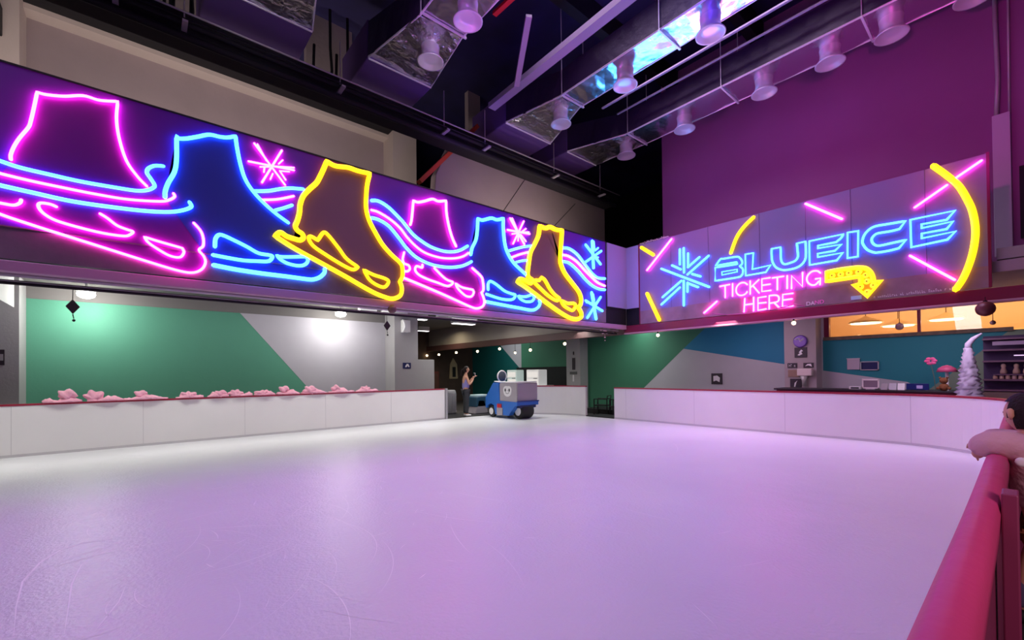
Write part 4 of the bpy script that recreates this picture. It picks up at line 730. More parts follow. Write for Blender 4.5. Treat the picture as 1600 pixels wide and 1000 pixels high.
# partition, things in the passage
t = thing('partition_screen', 'plain grey partition panel standing behind the grey pillar', 'partition', (8.4, 15.5, 0))
bm = BM(); box(bm, (7.95, 15.2, .0), (8.9, 15.28, 2.05), .03); obj('panel', bm, m_pillar, t)
bm = BM(); box(bm, (7.95, 15.1, -.06), (8.05, 15.38, .0)); box(bm, (8.8, 15.1, -.06), (8.9, 15.38, .0)); obj('foot', bm, m_dark, t)
t = thing('framed_mirror', 'beige framed panel with dark centre on the far brown wall', 'mirror', (12.3, 20.4, 1.6))
bm = BM(); prism(bm, [(12.9, 1.2), (13.45, 1.2), (13.4, 2.0), (13.15, 2.35), (12.95, 2.0)], 1, 20.42, 20.5, bev=.02); obj('frame', bm, mat('beige_frame', (.45, .36, .22), .6), t)
bm = BM(); box(bm, (13.08, 20.4, 1.3), (13.28, 20.42, 1.85)); obj('panel', bm, m_black, t)
t = thing('storage_cabinet', 'dark red cabinet glimpsed deep in the dim passage', 'cabinet', (10.5, 19.6, 0))
bm = BM(); box(bm, (10.6, 19.4, -.06), (11.6, 19.9, 1.6), .01); obj('body', bm, mat('dark_red_cabinet', (.12, .02, .015), .6), t)
bm = BM(); box(bm, (10.65, 19.38, .1), (11.08, 19.4, 1.5)); obj('door', bm, mat('dark_brown_door', (.08, .03, .02), .6), t)
bm = BM(); box(bm, (11.12, 19.38, .1), (11.55, 19.4, 1.5)); obj('door', bm, mat('dark_brown_door', (.08, .03, .02), .6), t)
t = thing('litter_drum', 'ribbed grey drum standing by the end of the long left barrier', 'bin', (8.55, 13.2, 0))
bm = BM(); lathe(bm, [(.24, .01), (.26, .05), (.26, .75), (.24, .85), (.2, .88)], (8.75, 13.9, 0), seg=28); obj('drum', bm, mat('ribbed_grey', (.26, .26, .28), .5), t, True)
bm = BM()
for k in range(28):
    a = 2*math.pi*k/28; tube(bm, [(8.75+.262*math.cos(a), 13.9+.262*math.sin(a), .06), (8.75+.262*math.cos(a), 13.9+.262*math.sin(a), .74)], .006, sides=4)
obj('ribs', bm, m_mgrey, t)
t = thing('equipment_cart', 'low grey and teal cart with pale lid behind the person by the gap', 'cart', (9.8, 13.2, 0))
bm = BM(); box(bm, (9.35, 13.0, .25), (10.7, 13.7, .62), .03); obj('tray', bm, mat('dark_teal_plastic', (.02, .08, .14), .5), t)
bm = BM(); prism(bm, [(9.3, .01), (9.9, .01), (9.7, .5), (9.45, .5)], 1, 13.0, 13.5, bev=.02); obj('base', bm, m_mgrey, t)
bm = BM(); box(bm, (9.4, 13.0, .62), (9.95, 13.5, .7), .02); obj('lid', bm, mat('pale_cyan_plastic', (.55, .75, .8), .4), t)
for x in (10.2, 10.55):
    bm = BM(); lathe(bm, [(.1, -.03), (.1, .03)], (x, 13.05, .105), axis='Y', seg=16); obj('wheel', bm, m_rubber, t)
bm = BM(); tube(bm, [(10.2, 13.05, .105), (10.2, 13.1, .3)], .02); tube(bm, [(10.55, 13.05, .105), (10.55, 13.1, .3)], .02); obj('axle', bm, m_dark, t)

# counter behind the curved barrier, two white display machines, dark menu board
t = thing('serving_counter', 'white serving counter behind the curved barrier', 'counter', (13, 13.4, 0))
bm = BM(); box(bm, (12.4, 12.9, -.06), (13.2, 15.2, .93), .01); obj('body', bm, m_white, t)
bm = BM(); box(bm, (12.35, 12.85, .93), (13.25, 15.25, .96), .005); obj('worktop', bm, m_white, t)
def appliance(x0, x1, y0, y1, z0, z1, label, m):
    t = thing('display_machine', label, 'appliance', ((x0+x1)/2, (y0+y1)/2, z0), 'white machines on the serving counter')
    bm = BM(); box(bm, (x0, y0, z0), (x1, y1, z1), .03); obj('casing', bm, m, t)
    bm = BM(); h = z1-z0
    box(bm, (x0-.006, y0+.06, z0+h*.52), (x0+.002, y1-.06, z0+h*.86)); box(bm, (x0-.006, y0+.06, z0+h*.12), (x0+.002, y1-.06, z0+h*.38)); obj('display_window', bm, mat('lit_display', (.75, .72, .7), .3, emit=(1, .96, .9), es=.5), t)
    bm = BM(); box(bm, (x0-.01, y0+.08, z0+h*.42), (x0, y0+.3, z0+h*.47)); obj('control_strip', bm, mat('control_grey', (.25, .25, .25), .5), t)
appliance(12.5, 13.0, 13.0, 13.75, .96, 1.62, 'wide white display machine with rounded corners on the serving counter', mat('glowing_white_enamel', (.85, .83, .82), .35, emit=(1, 1, 1), es=.25))  # casing emits faintly, brightness put into the enamel
appliance(12.55, 13.0, 14.45, 15.1, .96, 1.62, 'narrow pale cabinet with glass front, left of the wide white machine', mat('glowing_mint_enamel', (.7, .82, .8), .35, emit=(.8, 1, .95), es=.2))  # weak emission added to this casing as well
t = thing('menu_board', 'long black board on the green wall behind the white machines', 'board', (14.45, 15, 1.3))
bm = BM(); box(bm, (14.43, 12.95, .8), (14.49, 16.6, 1.73), .01); obj('panel', bm, m_black, t)
bm = BM(); box(bm, (14.42, 12.93, 1.73), (14.49, 16.62, 1.75)); obj('frame', bm, m_dark, t)

# low black metal chairs seen through the gap on the right
def chair(x, y, rz, label):
    t = thing('metal_chair', label, 'chair', (x, y, -.06), 'low black chairs in the gap')
    c, s = math.cos(rz), math.sin(rz); T = lambda a, b, z: (x+a*c-b*s, y+a*s+b*c, z-.06)
    for a, b in ((-.24, -.2), (.24, -.2), (-.24, .2), (.24, .2)):
        bm = BM(); tube(bm, [T(a, b, 0), T(a, b, .58)], .022, sides=6); obj('leg', bm, m_black, t)
    bm = BM(); tube(bm, [T(-.24, -.2, .58), T(.24, -.2, .58)], .018, sides=6); tube(bm, [T(-.24, .2, .58), T(.24, .2, .58)], .018, sides=6); obj('arm_rest', bm, m_black, t)
    bm = BM(); 
    p = [T(-.24, -.2, .33), T(.24, -.2, .33), T(.24, .2, .33), T(-.24, .2, .33)]; v = [bm.verts.new(q) for q in p]; v2 = [bm.verts.new((q[0], q[1], q[2]+.04)) for q in p]
    bm.faces.new(v[::-1]); bm.faces.new(v2); [bm.faces.new((v[i], v[(i+1) % 4], v2[(i+1) % 4], v2[i])) for i in range(4)]; obj('seat', bm, m_black, t)
    bm = BM(); tube(bm, [T(-.24, -.2, .58), T(-.26, -.2, .7), T(-.26, .2, .7), T(-.24, .2, .58)], .018, sides=6); obj('backrest', bm, m_black, t)
chair(12.75, 9.95, 1.9, 'low black metal chair seen in the gap, touching the left barrier end')
chair(12.6, 9.15, 2.5, 'low black metal chair seen in the gap beside the right barrier end')
bm = BM(); box(bm, (12.9, 8.4, -.06), (14.0, 11, .12)); struct('trim_20', bm, m_black)

# signs on the right-hand pillars and wall
def plate(x, y, z, w, h, label, m=m_signb, mark=None, txt=None):
    t = thing('wall_sign', label, 'sign', (x, y, z), 'small signs on pillars and walls')
    bm = BM(); box(bm, (x-.02, y-w/2, z-h/2), (x-.001, y+w/2, z+h/2), .004); obj('plate', bm, m, t)
    if mark:
        bm = BM(); prism(bm, [(y+a*w/2, z+b*h/2) for a, b in mark], 0, x-.025, x-.0201); obj('mark', bm, m_signw, t)
    if txt: glyphs(x-.021, y+w*.34, z-h*.28, w*.72, h*.55, txt, t, 5)
    return t
arr = [(.5, -.5), (.1, -.1), (.3, .0), (-.1, .6), (-.4, .3), (-.1, .1), (-.3, -.3), (.2, -.6)]
plate(14.0, 4.04, 1.98, .3, .28, 'dark square sign with pale mark right below the round purple clock', m_signb, arr)
plate(14.0, 4.25, 1.62, .24, .14, 'small black sign with pale letters on the rosy pillar', m_signb, None, 4)
plate(14.0, 3.86, 1.62, .24, .14, 'small black sign above the white box on the rosy pillar', m_signb, [(.7, -.4), (.2, .5), (-.5, .6), (-.7, -.5), (0, 0)])
plate(14.0, 4.17, 1.13, .28, .24, 'dark sign with white arrow low on the rosy pillar', m_signb, [(.3, -.9), (.2, 0), (-.3, .6), (-.1, .1), (.1, -.9)])
plate(14.0, 4.22, 1.4, .28, .2, 'tan square plate on the rosy pillar', mat('tan_plate', (.32, .2, .16), .7))
plate(14.5, 6.6, 1.23, .36, .36, 'black framed notice on the pale wall under the blue paint', m_signb, [(.6, -.5), (.6, .5), (-.1, .6), (-.6, .2), (-.5, -.6), (.1, -.3)])
plate(14.0, 12.4, 2.3, .06, .14, 'tiny dark sign near the top of the grey pillar by the green wall')
plate(14.0, 12.4, 1.85, .16, .5, 'tall narrow dark notice on the grey pillar by the green wall')
plate(14.0, 12.42, 1.46, .4, .12, 'wide dark lettered strip on the grey pillar by the green wall', mat('strip_grey', (.12, .12, .12), .6))
plate(14.0, 12.42, 1.24, .08, .28, 'small white notice below the lettered strip on the grey pillar', m_signw)
t = thing('wall_clock', 'round purple clock on the rosy pillar', 'clock', (13.98, 4.04, 2.3))
bm = BM(); lathe(bm, [(.17, 0), (.175, -.02), (.16, -.05)], (13.99, 4.04, 2.29), axis='X', seg=32); obj('rim', bm, mat('clock_purple', (.14, .05, .38), .3), t, True)
bm = BM(); lathe(bm, [(.15, 0), (.149, -.008)], (13.94, 4.04, 2.29), axis='X', seg=32); obj('face', bm, mat('clock_face', (.17, .07, .45), .25), t)
bm = BM(); tube(bm, [(13.925, 4.16, 2.34), (13.925, 4.06, 2.37), (13.925, 4.03, 2.29), (13.925, 3.95, 2.35)], .014, sides=6); obj('hand', bm, m_signw, t)
t = thing('paper_dispenser', 'white box on a grey stand pipe against the rosy pillar', 'dispenser', (13.9, 3.9, 1.45))
bm = BM(); box(bm, (13.84, 3.75, 1.33), (13.999, 4.1, 1.53), .02); obj('case', bm, mat('blush_white', (.75, .62, .62), .5), t)
bm = BM(); lathe(bm, [(.05, 1.05), (.055, 1.2), (.09, 1.33)], (13.92, 3.95, 0), seg=14); obj('spout', bm, m_pipe, t, True)
# ticket counter and what stands on it
t = thing('ticket_counter', 'dark ticket counter behind the right-hand barrier', 'counter', (13.2, 2.4, 0))
bm = BM(); box(bm, (12.9, .9, -.06), (13.6, 4.3, .98), .01); obj('body', bm, m_pad2, t)
bm = BM(); box(bm, (12.85, .85, .98), (13.65, 4.35, 1.02), .005); obj('worktop', bm, m_signb, t)
t = thing('monitor', 'white framed monitor on the ticket counter', 'monitor', (13.1, 2.35, 1.02))
bm = BM()
for a, b in (((2.2, 1.04), (2.23, 1.26)), ((2.49, 1.04), (2.52, 1.26)), ((2.2, 1.23), (2.52, 1.27)), ((2.2, 1.04), (2.52, 1.07))): box(bm, (13.05, a[0], a[1]), (13.09, b[0], b[1]), .004)
obj('frame', bm, mat('pinkish_white_frame', (.85, .72, .76), .4), t)  # frame in a plain pinkish white
bm = BM(); box(bm, (13.06, 2.23, 1.07), (13.08, 2.49, 1.23)); obj('screen', bm, mat('grey_screen', (.25, .18, .24), .3), t)
bm = BM(); box(bm, (13.0, 2.28, 1.02), (13.14, 2.44, 1.04)); obj('stand', bm, m_mgrey, t)
t = thing('card_reader', 'small white box with dark slot left of the monitor', 'device', (13.05, 2.62, 1.02))
bm = BM(); box(bm, (13.0, 2.54, 1.02), (13.12, 2.76, 1.09), .008); obj('case', bm, m_signw, t)
bm = BM(); box(bm, (12.99, 2.57, 1.04), (13.0, 2.72, 1.07)); obj('slot', bm, m_black, t)
for k, (y0, y1, zt, m, lb) in enumerate(((2.06, 2.17, 1.16, m_mgrey, 'rosy paper holder directly right of the monitor'), (1.90, 2.03, 1.17, m_grey, 'pale card standing between paper holder and white card'), (1.76, 1.88, 1.17, m_signw, 'white card standing left of the blue screen'))):
    bm = BM(); prism(bm, [(13.05, 1.021), (13.13, 1.021), (13.10, zt)], 1, y0, y1); tag(obj('counter_card', bm, m), lb, 'card', 'cards standing on the ticket counter')
t = thing('screen', 'dark blue screen at the right end of the ticket counter', 'screen', (13.05, 1.55, 1.02))
bm = BM(); box(bm, (13.04, 1.36, 1.03), (13.08, 1.73, 1.17), .004); obj('display', bm, mat('blue_display', (.01, .02, .14), .3), t)
bm = BM(); box(bm, (13.035, 1.46, 1.06), (13.04, 1.56, 1.13)); obj('window', bm, mat('pale_window', (.45, .4, .7), .4), t)
bm = BM(); box(bm, (13.02, 1.42, 1.02), (13.12, 1.66, 1.03)); obj('foot', bm, m_black, t)
# serving hatch and white board on the petrol wall
t = thing('notice_panel', 'plain pale square panel on the petrol blue wall', 'panel', (14.49, 2.95, 1.65))
bm = BM(); box(bm, (14.46, 2.83, 1.49), (14.495, 3.1, 1.78), .006); obj('board', bm, mat('lilac_board', (.50, .42, .52), .6), t)
bm = BM(); box(bm, (14.45, 2.82, 1.78), (14.495, 3.11, 1.79)); obj('frame', bm, m_signw, t)
t = thing('wall_hatch', 'small dark blue hatch in a pale frame on the petrol blue wall', 'hatch', (14.49, 2.55, 1.6))
bm = BM()
for a, b in (((2.44, 1.47), (2.82, 1.49)), ((2.44, 1.68), (2.82, 1.70)), ((2.44, 1.47), (2.46, 1.70)), ((2.80, 1.47), (2.82, 1.70))): box(bm, (14.45, a[0], a[1]), (14.495, b[0], b[1]))
obj('frame', bm, m_grey, t)
bm = BM(); box(bm, (14.48, 2.46, 1.49), (14.495, 2.80, 1.68)); obj('pane', bm, m_navy, t)

# white shaggy cone tree, plush, flowers, jar shelf
t = thing('tinsel_tree', 'tall slim white tinsel tree with a bent tip', 'decoration', (12.6, .86, -.06))
bm = BM(); rt = random.Random(5); n = 46; rings = []; SEG = 18
for i in range(n+1):
    f = i/n; z = -.03+(1.95)*f; r = (.24*(1-f)**.8+.05)*(1+.17*(1 if i % 2 else -1)*(1-.3*f))
    rings.append([bm.verts.new((12.6+r*math.cos(2*math.pi*k/SEG)*(1+rt.uniform(-.13, .13)), .73+r*math.sin(2*math.pi*k/SEG)*(1+rt.uniform(-.13, .13)), z+rt.uniform(-.02, .02))) for k in range(SEG)])
for A, B in zip(rings, rings[1:]):
    for k in range(SEG): bm.faces.new((A[k], A[(k+1) % SEG], B[(k+1) % SEG], B[k]))
bm.faces.new(rings[0][::-1]); bm.faces.new(rings[-1]); obj('tinsel_cone', bm, mat('lilac_tinsel', (.50, .44, .60), .8), t, True)
bm = BM(); tube(bm, [(12.6, .73, 1.86), (12.6, .73, 1.98), (12.6, .66, 2.08), (12.6, .54, 2.18)], .03, rads=[.06, .05, .04, .015], sides=10); obj('bent_tip', bm, mat('lilac_tinsel', (.50, .44, .60), .8), t, True)
t = thing('plush_bear', 'brown plush bear sitting left of the white tinsel tree', 'toy', (12.8, 1.08, .96))
m_bear = mat('brown_plush', (.22, .08, .03), .9, bump=.5, bscale=40)
bm = BM(); ball(bm, (12.95, 1.12, 1.10), .085, 1, 1, 1.0); obj('body', bm, m_bear, t, True)
bm = BM(); ball(bm, (12.94, 1.12, 1.24), .07); obj('head', bm, m_bear, t, True)
for s in (-1, 1):
    bm = BM(); ball(bm, (12.94, 1.12+s*.055, 1.30), .025, sub=1); obj('ear', bm, m_bear, t, True)
    bm = BM(); ball(bm, (12.88, 1.12+s*.085, 1.08), .035, 1.2, 1, 1, sub=1); obj('paw', bm, m_bear, t, True)
t = thing('toadstool_decoration', 'pink toadstool with pale stem behind the plush bear', 'decoration', (13.3, 1.12, 1.02))
bm = BM(); lathe(bm, [(.03, 1.02), (.028, 1.42)], (13.3, 1.1, 0), seg=10); obj('stem', bm, m_signw, t)
bm = BM(); lathe(bm, [(.17, 1.42), (.14, 1.50), (.07, 1.55), (.002, 1.57)], (13.3, 1.1, 0), seg=16); obj('cap', bm, mat('pink_cap', (.55, .08, .2), .5), t, True)
t = thing('flower_stem', 'pink flower on a thin green stem in front of the petrol wall', 'flower', (13.3, 1.38, 1.02))
bm = BM(); tube(bm, [(13.3, 1.28, 1.02), (13.3, 1.3, 1.3), (13.3, 1.35, 1.62)], .008, sides=5); obj('stem', bm, mat('grey_green', (.1, .14, .1), .7), t)
for k, (dy, dz) in enumerate(((.06, 0), (-.06, .01), (.03, .05), (-.03, .05), (.02, -.05), (-.04, -.04))):
    bm = BM(); ball(bm, (13.29, 1.35+dy, 1.66+dz), .05, .4, 1, .7, sub=2); obj('petal', bm, mat('hot_pink_petal', (.75, .10, .30), .5), t, True)
t = thing('display_shelf', 'dark purple display shelves at the right edge behind the white tree', 'shelf', (14.2, 0, 0))
m_shelf = mat('dark_violet_shelf', (.045, .015, .09), .6)
bm = BM(); box(bm, (14.3, -1.6, -.06), (14.44, .6, 2.2)); obj('back_panel', bm, m_shelf, t)
for z in (1.0, 1.22, 1.62, 1.86, 2.1):
    bm = BM(); box(bm, (13.95, -1.6, z), (14.3, .6, z+.035)); obj('shelf_board', bm, mat('plum_shelf_board', (.16, .07, .14), .5), t)
bm = BM(); box(bm, (13.9, -1.6, -.06), (14.3, .62, .98)); obj('base_unit', bm, mat('tan_base_unit', (.22, .14, .13), .7), t)
bm = BM(); box(bm, (13.93, -.1, 1.98), (13.95, .45, 2.06)); obj('header_strip', bm, mat('mauve_strip', (.35, .25, .4), .5), t)
bm = BM(); box(bm, (13.93, -.5, 1.745), (13.95, .15, 1.765)); obj('shelf_light', bm, glow('shelf_glow', (.8, .6, .9), .9), t)
first = None; k = 0
LBJ = ['jar with tan contents on the lower shelf, %s' % s for s in ('next to the white tree', 'second from the white tree', 'third from the white tree', 'fourth from the white tree', 'fifth from the white tree', 'at the picture edge')]
for k in range(6):
    y = .42-k*.09
    if first is None:
        first = thing('snack_jar', LBJ[0], 'jar', (14.05, y, 1.255), 'jars on the display shelf')
        bm = BM(); lathe(bm, [(.034, 0), (.038, .01), (.038, .06), (.03, .075)], (14.05, y, 1.256), seg=12); obj('jar', bm, mat('tan_contents', (.42, .26, .22), .5), first, True)
        bm = BM(); lathe(bm, [(.03, 0), (.03, .015)], (14.05, y, 1.331), seg=12); obj('lid', bm, mat('mauve_lid', (.5, .38, .45), .5), first)
    else: dup(first, (0, -.09*k, 0), LBJ[k])
for k, y in enumerate((.3, .12, -.02)):
    t2 = thing('plush_figure', ['tan sitting figure on the upper shelf, next to the white tree', 'tan standing figure in the middle of the upper shelf', 'tan standing figure at the right of the upper shelf'][k], 'toy', (14.05, y, 1.38), 'figures above the jars')
    bm = BM(); box(bm, (14.02, y-.05, 1.36), (14.08, y+.05, 1.37)); 
    obj('stand', bm, m_shelf, t2)
    bm = BM(); lathe(bm, [(.05, 1.37), (.055, 1.42), (.03, 1.5), (.04, 1.53), (.035, 1.57), (.002, 1.59)], (14.05, y, 0), seg=12); obj('body', bm, mat('tan_contents', (.42, .26, .22), .5), t2, True)
bm = BM(); box(bm, (13.99, -.3, 1.34), (14.29, .45, 1.36)); o = obj('shelf_board', bm, mat('plum_shelf_board', (.16, .07, .14), .5), t)

# ---------------------------------------------------------------- pink cloth bundles on the left barrier
def cloth_bundle(x0, x1, knots, label, seedv):
    rr = random.Random(seedv); t = thing('pink_bundle', label, 'cloth bundle', ((x0+x1)/2, 12.44, 1.0), 'pink bundles lying on the left barrier')
    bm = BM(); n = 16; rings = []
    for i in range(n+1):
        f = i/n; x = x0+(x1-x0)*f; env = max(.12, math.sin(math.pi*(.04+.92*f))**.45); hgt = .085*env*(1+.35*math.sin(9*f+seedv)+rr.uniform(-.15, .15)); wd = .13*env
        rings.append([bm.verts.new((x+rr.uniform(-.01, .01), 12.43+wd*math.cos(R(a))*(1+rr.uniform(-.15, .15)), 1.002+max(0, hgt*math.sin(R(a))*(1+rr.uniform(-.25, .25))))) for a in (0, 25, 50, 75, 100, 125, 150, 180)])
    for A, B in zip(rings, rings[1:]):
        for k in range(8): bm.faces.new((A[k], A[(k+1) % 8], B[(k+1) % 8], B[k]))
    bm.faces.new(rings[0][::-1]); bm.faces.new(rings[-1]); obj('cloth', bm, m_pinkfab, t, True)
    for kx, kz, kr, shape in knots:
        bm = BM()
        if shape == 'b':
            ball(bm, (kx, 12.43, kz), kr, 1.15, .9, .85, sub=3)
            for v in bm.verts: v.co += (v.co-Vector((kx, 12.43, kz)))*(.22*math.sin(v.co.x*40+v.co.z*31)+rr.uniform(-.05, .05))
        else:
            ball(bm, (kx, 12.43, 1.0+(kz-1)*.62), kr, 1.5, .8, (kz-1)/kr*.62, sub=4)
            for v in bm.verts:
                d = v.co-Vector((kx, 12.43, 1.03)); an = math.atan2(d.z, d.x); k2 = 1+.13*math.sin(an*7+seedv)+.08*math.sin(v.co.y*60+an*3)
                v.co = Vector((kx, 12.43, 1.03))+d*k2
                if d.z > 0: v.co.x += .25*d.z*(1 if seedv % 2 else -1)
        obj('knot', bm, m_pinkfab, t, True)
BUN = [(-1.45, -.9, [(-1.12, 1.15, .12, 'b')], 'pink bundle with a big round knot, leftmost on the barrier'),
 (-.82, -.25, [(-.70, 1.17, .10, 'f')], 'pink bundle with an upright fan-shaped bow, second from the left'),
 (-.28, .48, [(.0, 1.12, .09, 'b')], 'long pink bundle with a small knot right of the fan-shaped bow'),
 (.62, 1.12, [(.85, 1.11, .11, 'f')], 'pink bundle with a pointed fold, alone between two gaps'),
 (1.2, 1.62, [(1.45, 1.07, .1, 'b')], 'dusky pink flattened bundle under the slanting edge of the green paint'),
 (1.66, 2.12, [(1.78, 1.12, .1, 'f')], 'pink bundle with one small raised corner'),
 (2.16, 2.62, [(2.35, 1.10, .12, 'f')], 'pink bundle with a broad soft hump'),
 (2.66, 3.2, [(2.82, 1.13, .1, 'b')], 'pink bundle with a dark pink ball-shaped knot'),
 (3.25, 3.9, [(3.45, 1.09, .13, 'b')], 'light pink rolled bundle near the end of the green paint'),
 (3.95, 4.65, [(4.15, 1.12, .1, 'b')], 'light pink bundle with a curled knot in front of the pale wall'),
 (4.7, 5.35, [(4.95, 1.12, .1, 'f')], 'last light pink bundle on the right, with two small tufts')]
for i, (a, b, k, lb) in enumerate(BUN): cloth_bundle(a, b, k, lb, i+1)

# ---------------------------------------------------------------- ice resurfacing machine
mx, my = 9.12, 10.45
t = thing('ice_machine', 'small blue and grey ice resurfacing machine with a smiling face on its side', 'vehicle', (mx+.45, my+.8, 0))
bm = BM(); prism(bm, [(my+.02, .52), (my+.92, .52), (my+.92, 1.17), (my+.02, 1.17)], 0, mx, mx+.9, bev=.02); obj('tank', bm, m_mgrey, t)
bm = BM(); prism(bm, [(my, .44), (my, .56), (my+.9, .56), (my+.93, 1.17), (my+1.25, 1.17), (my+1.68, .66), (my+1.68, .3), (my+1.6, .3), (my+1.52, .44), (my+1.36, .48), (my+1.2, .42), (my+1.13, .1), (my+.45, .1), (my+.12, .44)], 0, mx-.02, mx+.92, bev=.012); obj('body', bm, m_mblue, t)
bm = BM(); box(bm, (mx+.1, my+.0, .36), (mx+.8, my+.3, .45), .01); obj('underside', bm, m_navy, t)
bm = BM(); box(bm, (mx-.03, my-.03, .55), (mx+.92, my+.02, .59), .008); obj('bumper', bm, mat('bumper_blue', (.02, .06, .32), .35), t)
for x, y, r, wd in ((mx+.0, my+1.37, .20, .14), (mx+.76, my+1.37, .20, .14), (mx+.18, my+.2, .25, .5)):
    bm = BM(); lathe(bm, [(r*.6, 0), (r*.92, .0), (r, .03), (r, wd-.03), (r*.92, wd), (r*.6, wd)], (x, y, r+.002), axis='X', seg=28); o = obj('wheel', bm, m_rubber, t, True)
    bm = BM(); lathe(bm, [(r*.58, -.006), (r*.5, -.02), (r*.2, -.01), (.001, -.03)], (x, y, r+.002), axis='X', seg=20, cap=False); h = obj('hub', bm, m_signw, None, True); h.parent = o
bm = BM(); box(bm, (mx-.05, my+.72, .1), (mx-.02, my+1.02, .34), .006); obj('step_box', bm, m_mgrey, t)
bm = BM(); box(bm, (mx-.05, my+.78, .345), (mx-.02, my+1.0, .47), .006); obj('red_can', bm, mat('red_can', (.55, .02, .03), .4), t)
bm = BM(); tube(bm, [(mx, my+.05, 1.2), (mx, my+.9, 1.2), (mx+.02, my+1.2, 1.21), (mx+.5, my+1.22, 1.21)], .02, sides=8); tube(bm, [(mx, my+.05, 1.2), (mx+.88, my+.05, 1.2)], .02, sides=8); tube(bm, [(mx+.1, my+.55, 1.2), (mx+.1, my+.6, 1.32)], .015, sides=6); ball(bm, (mx+.1, my+.6, 1.34), .03, sub=1); obj('hand_rail', bm, m_signw, t, True)
bm = BM(); c = (mx+.35, my+1.25, 1.38)
lathe(bm, [(.17, -.05), (.17, .05), (.12, .08), (.001, .09)], c, axis='Y', seg=24); lathe(bm, [(.17, -.05), (.12, -.08), (.001, -.085)], c, axis='Y', seg=24, cap=False); o = obj('seat_back', bm, mat('slate_seat', (.05, .06, .09), .5), t, True)
bm = BM(); tube(bm, [(c[0]+.19*math.cos(2*math.pi*k/20), c[1]-.04, c[2]+.19*math.sin(2*math.pi*k/20)) for k in range(20)], .022, closed=True); h = obj('seat_rim', bm, m_signw, t, True)
bm = BM(); box(bm, (c[0]-.06, c[1]-.04, 1.17), (c[0]+.06, c[1]+.04, 1.24)); obj('seat_post', bm, m_dark, t)
# smiling face on the grey side
fy, fz = my+.5, .90
bm = BM(); prism(bm, [(fy+.20*math.cos(a)*(1.05 if math.sin(a) > 0 else 1.0), fz+(.17*math.sin(a)+(.05*abs(math.cos(a)) if math.sin(a) > 0 else 0)-.01)) for a in [2*math.pi*k/28 for k in range(28)]], 0, mx-.012, mx-.001)
f = obj('smile_face', bm, m_signw, t)
bm = BM()
for s in (-1, 1): prism(bm, [(fy+s*.10+.032*math.cos(a), fz+.035+.055*math.sin(a)) for a in [2*math.pi*k/14 for k in range(14)]], 0, mx-.016, mx-.0125)
tube(bm, [(mx-.014, fy+.085*math.cos(R(a)), fz-.03+.05*math.sin(R(a))) for a in range(180, 361, 20)], .007, sides=5); tube(bm, [(mx-.014, fy+.0, fz+.05), (mx-.014, fy-.008, fz)], .006, sides=5)
e = obj('face_feature', bm, m_black); e.parent = f

# ---------------------------------------------------------------- people
def hand(w, d, side, s=1.0, curl=.5, up=Vector((0, 0, 1))):
    """five fingered hand: wrist w, direction d, palm normal up"""
    w = Vector(w); d = Vector(d).normalized(); sd = d.cross(up).normalized()*side; nrm = sd.cross(d).normalized()*side
    out = [skin({'w': (*w, .016*s), 'a': (*(w+d*.03*s), (.02*s, .013*s)), 'b': (*(w+d*.07*s), (.032*s, .013*s))}, [('w', 'a'), ('a', 'b')], 2)]
    for k, (off, L) in enumerate(((-.026, .06), (-.009, .07), (.009, .066), (.025, .052))):
        b = w+d*.062*s+sd*off*s; a1 = b+(d*L*.45-nrm*curl*.015)*s; a2 = a1+(d*L*.3-nrm*curl*.03)*s; a3 = a2+(d*L*.22-nrm*curl*.035)*s
        out.append(skin({'a': (*b, .0085*s), 'b': (*a1, .0085*s), 'c': (*a2, .0075*s), 'd': (*a3, .006*s)}, [('a', 'b'), ('b', 'c'), ('c', 'd')], 1))
    b = w+d*.02*s-sd*.018*s; a1 = b+(d*.025-sd*.022)*s; a2 = a1+(d*.028-sd*.008-nrm*.01)*s
    out.append(skin({'a': (*b, .010*s), 'b': (*a1, .0095*s), 'c': (*a2, .007*s)}, [('a', 'b'), ('b', 'c')], 1))
    return out
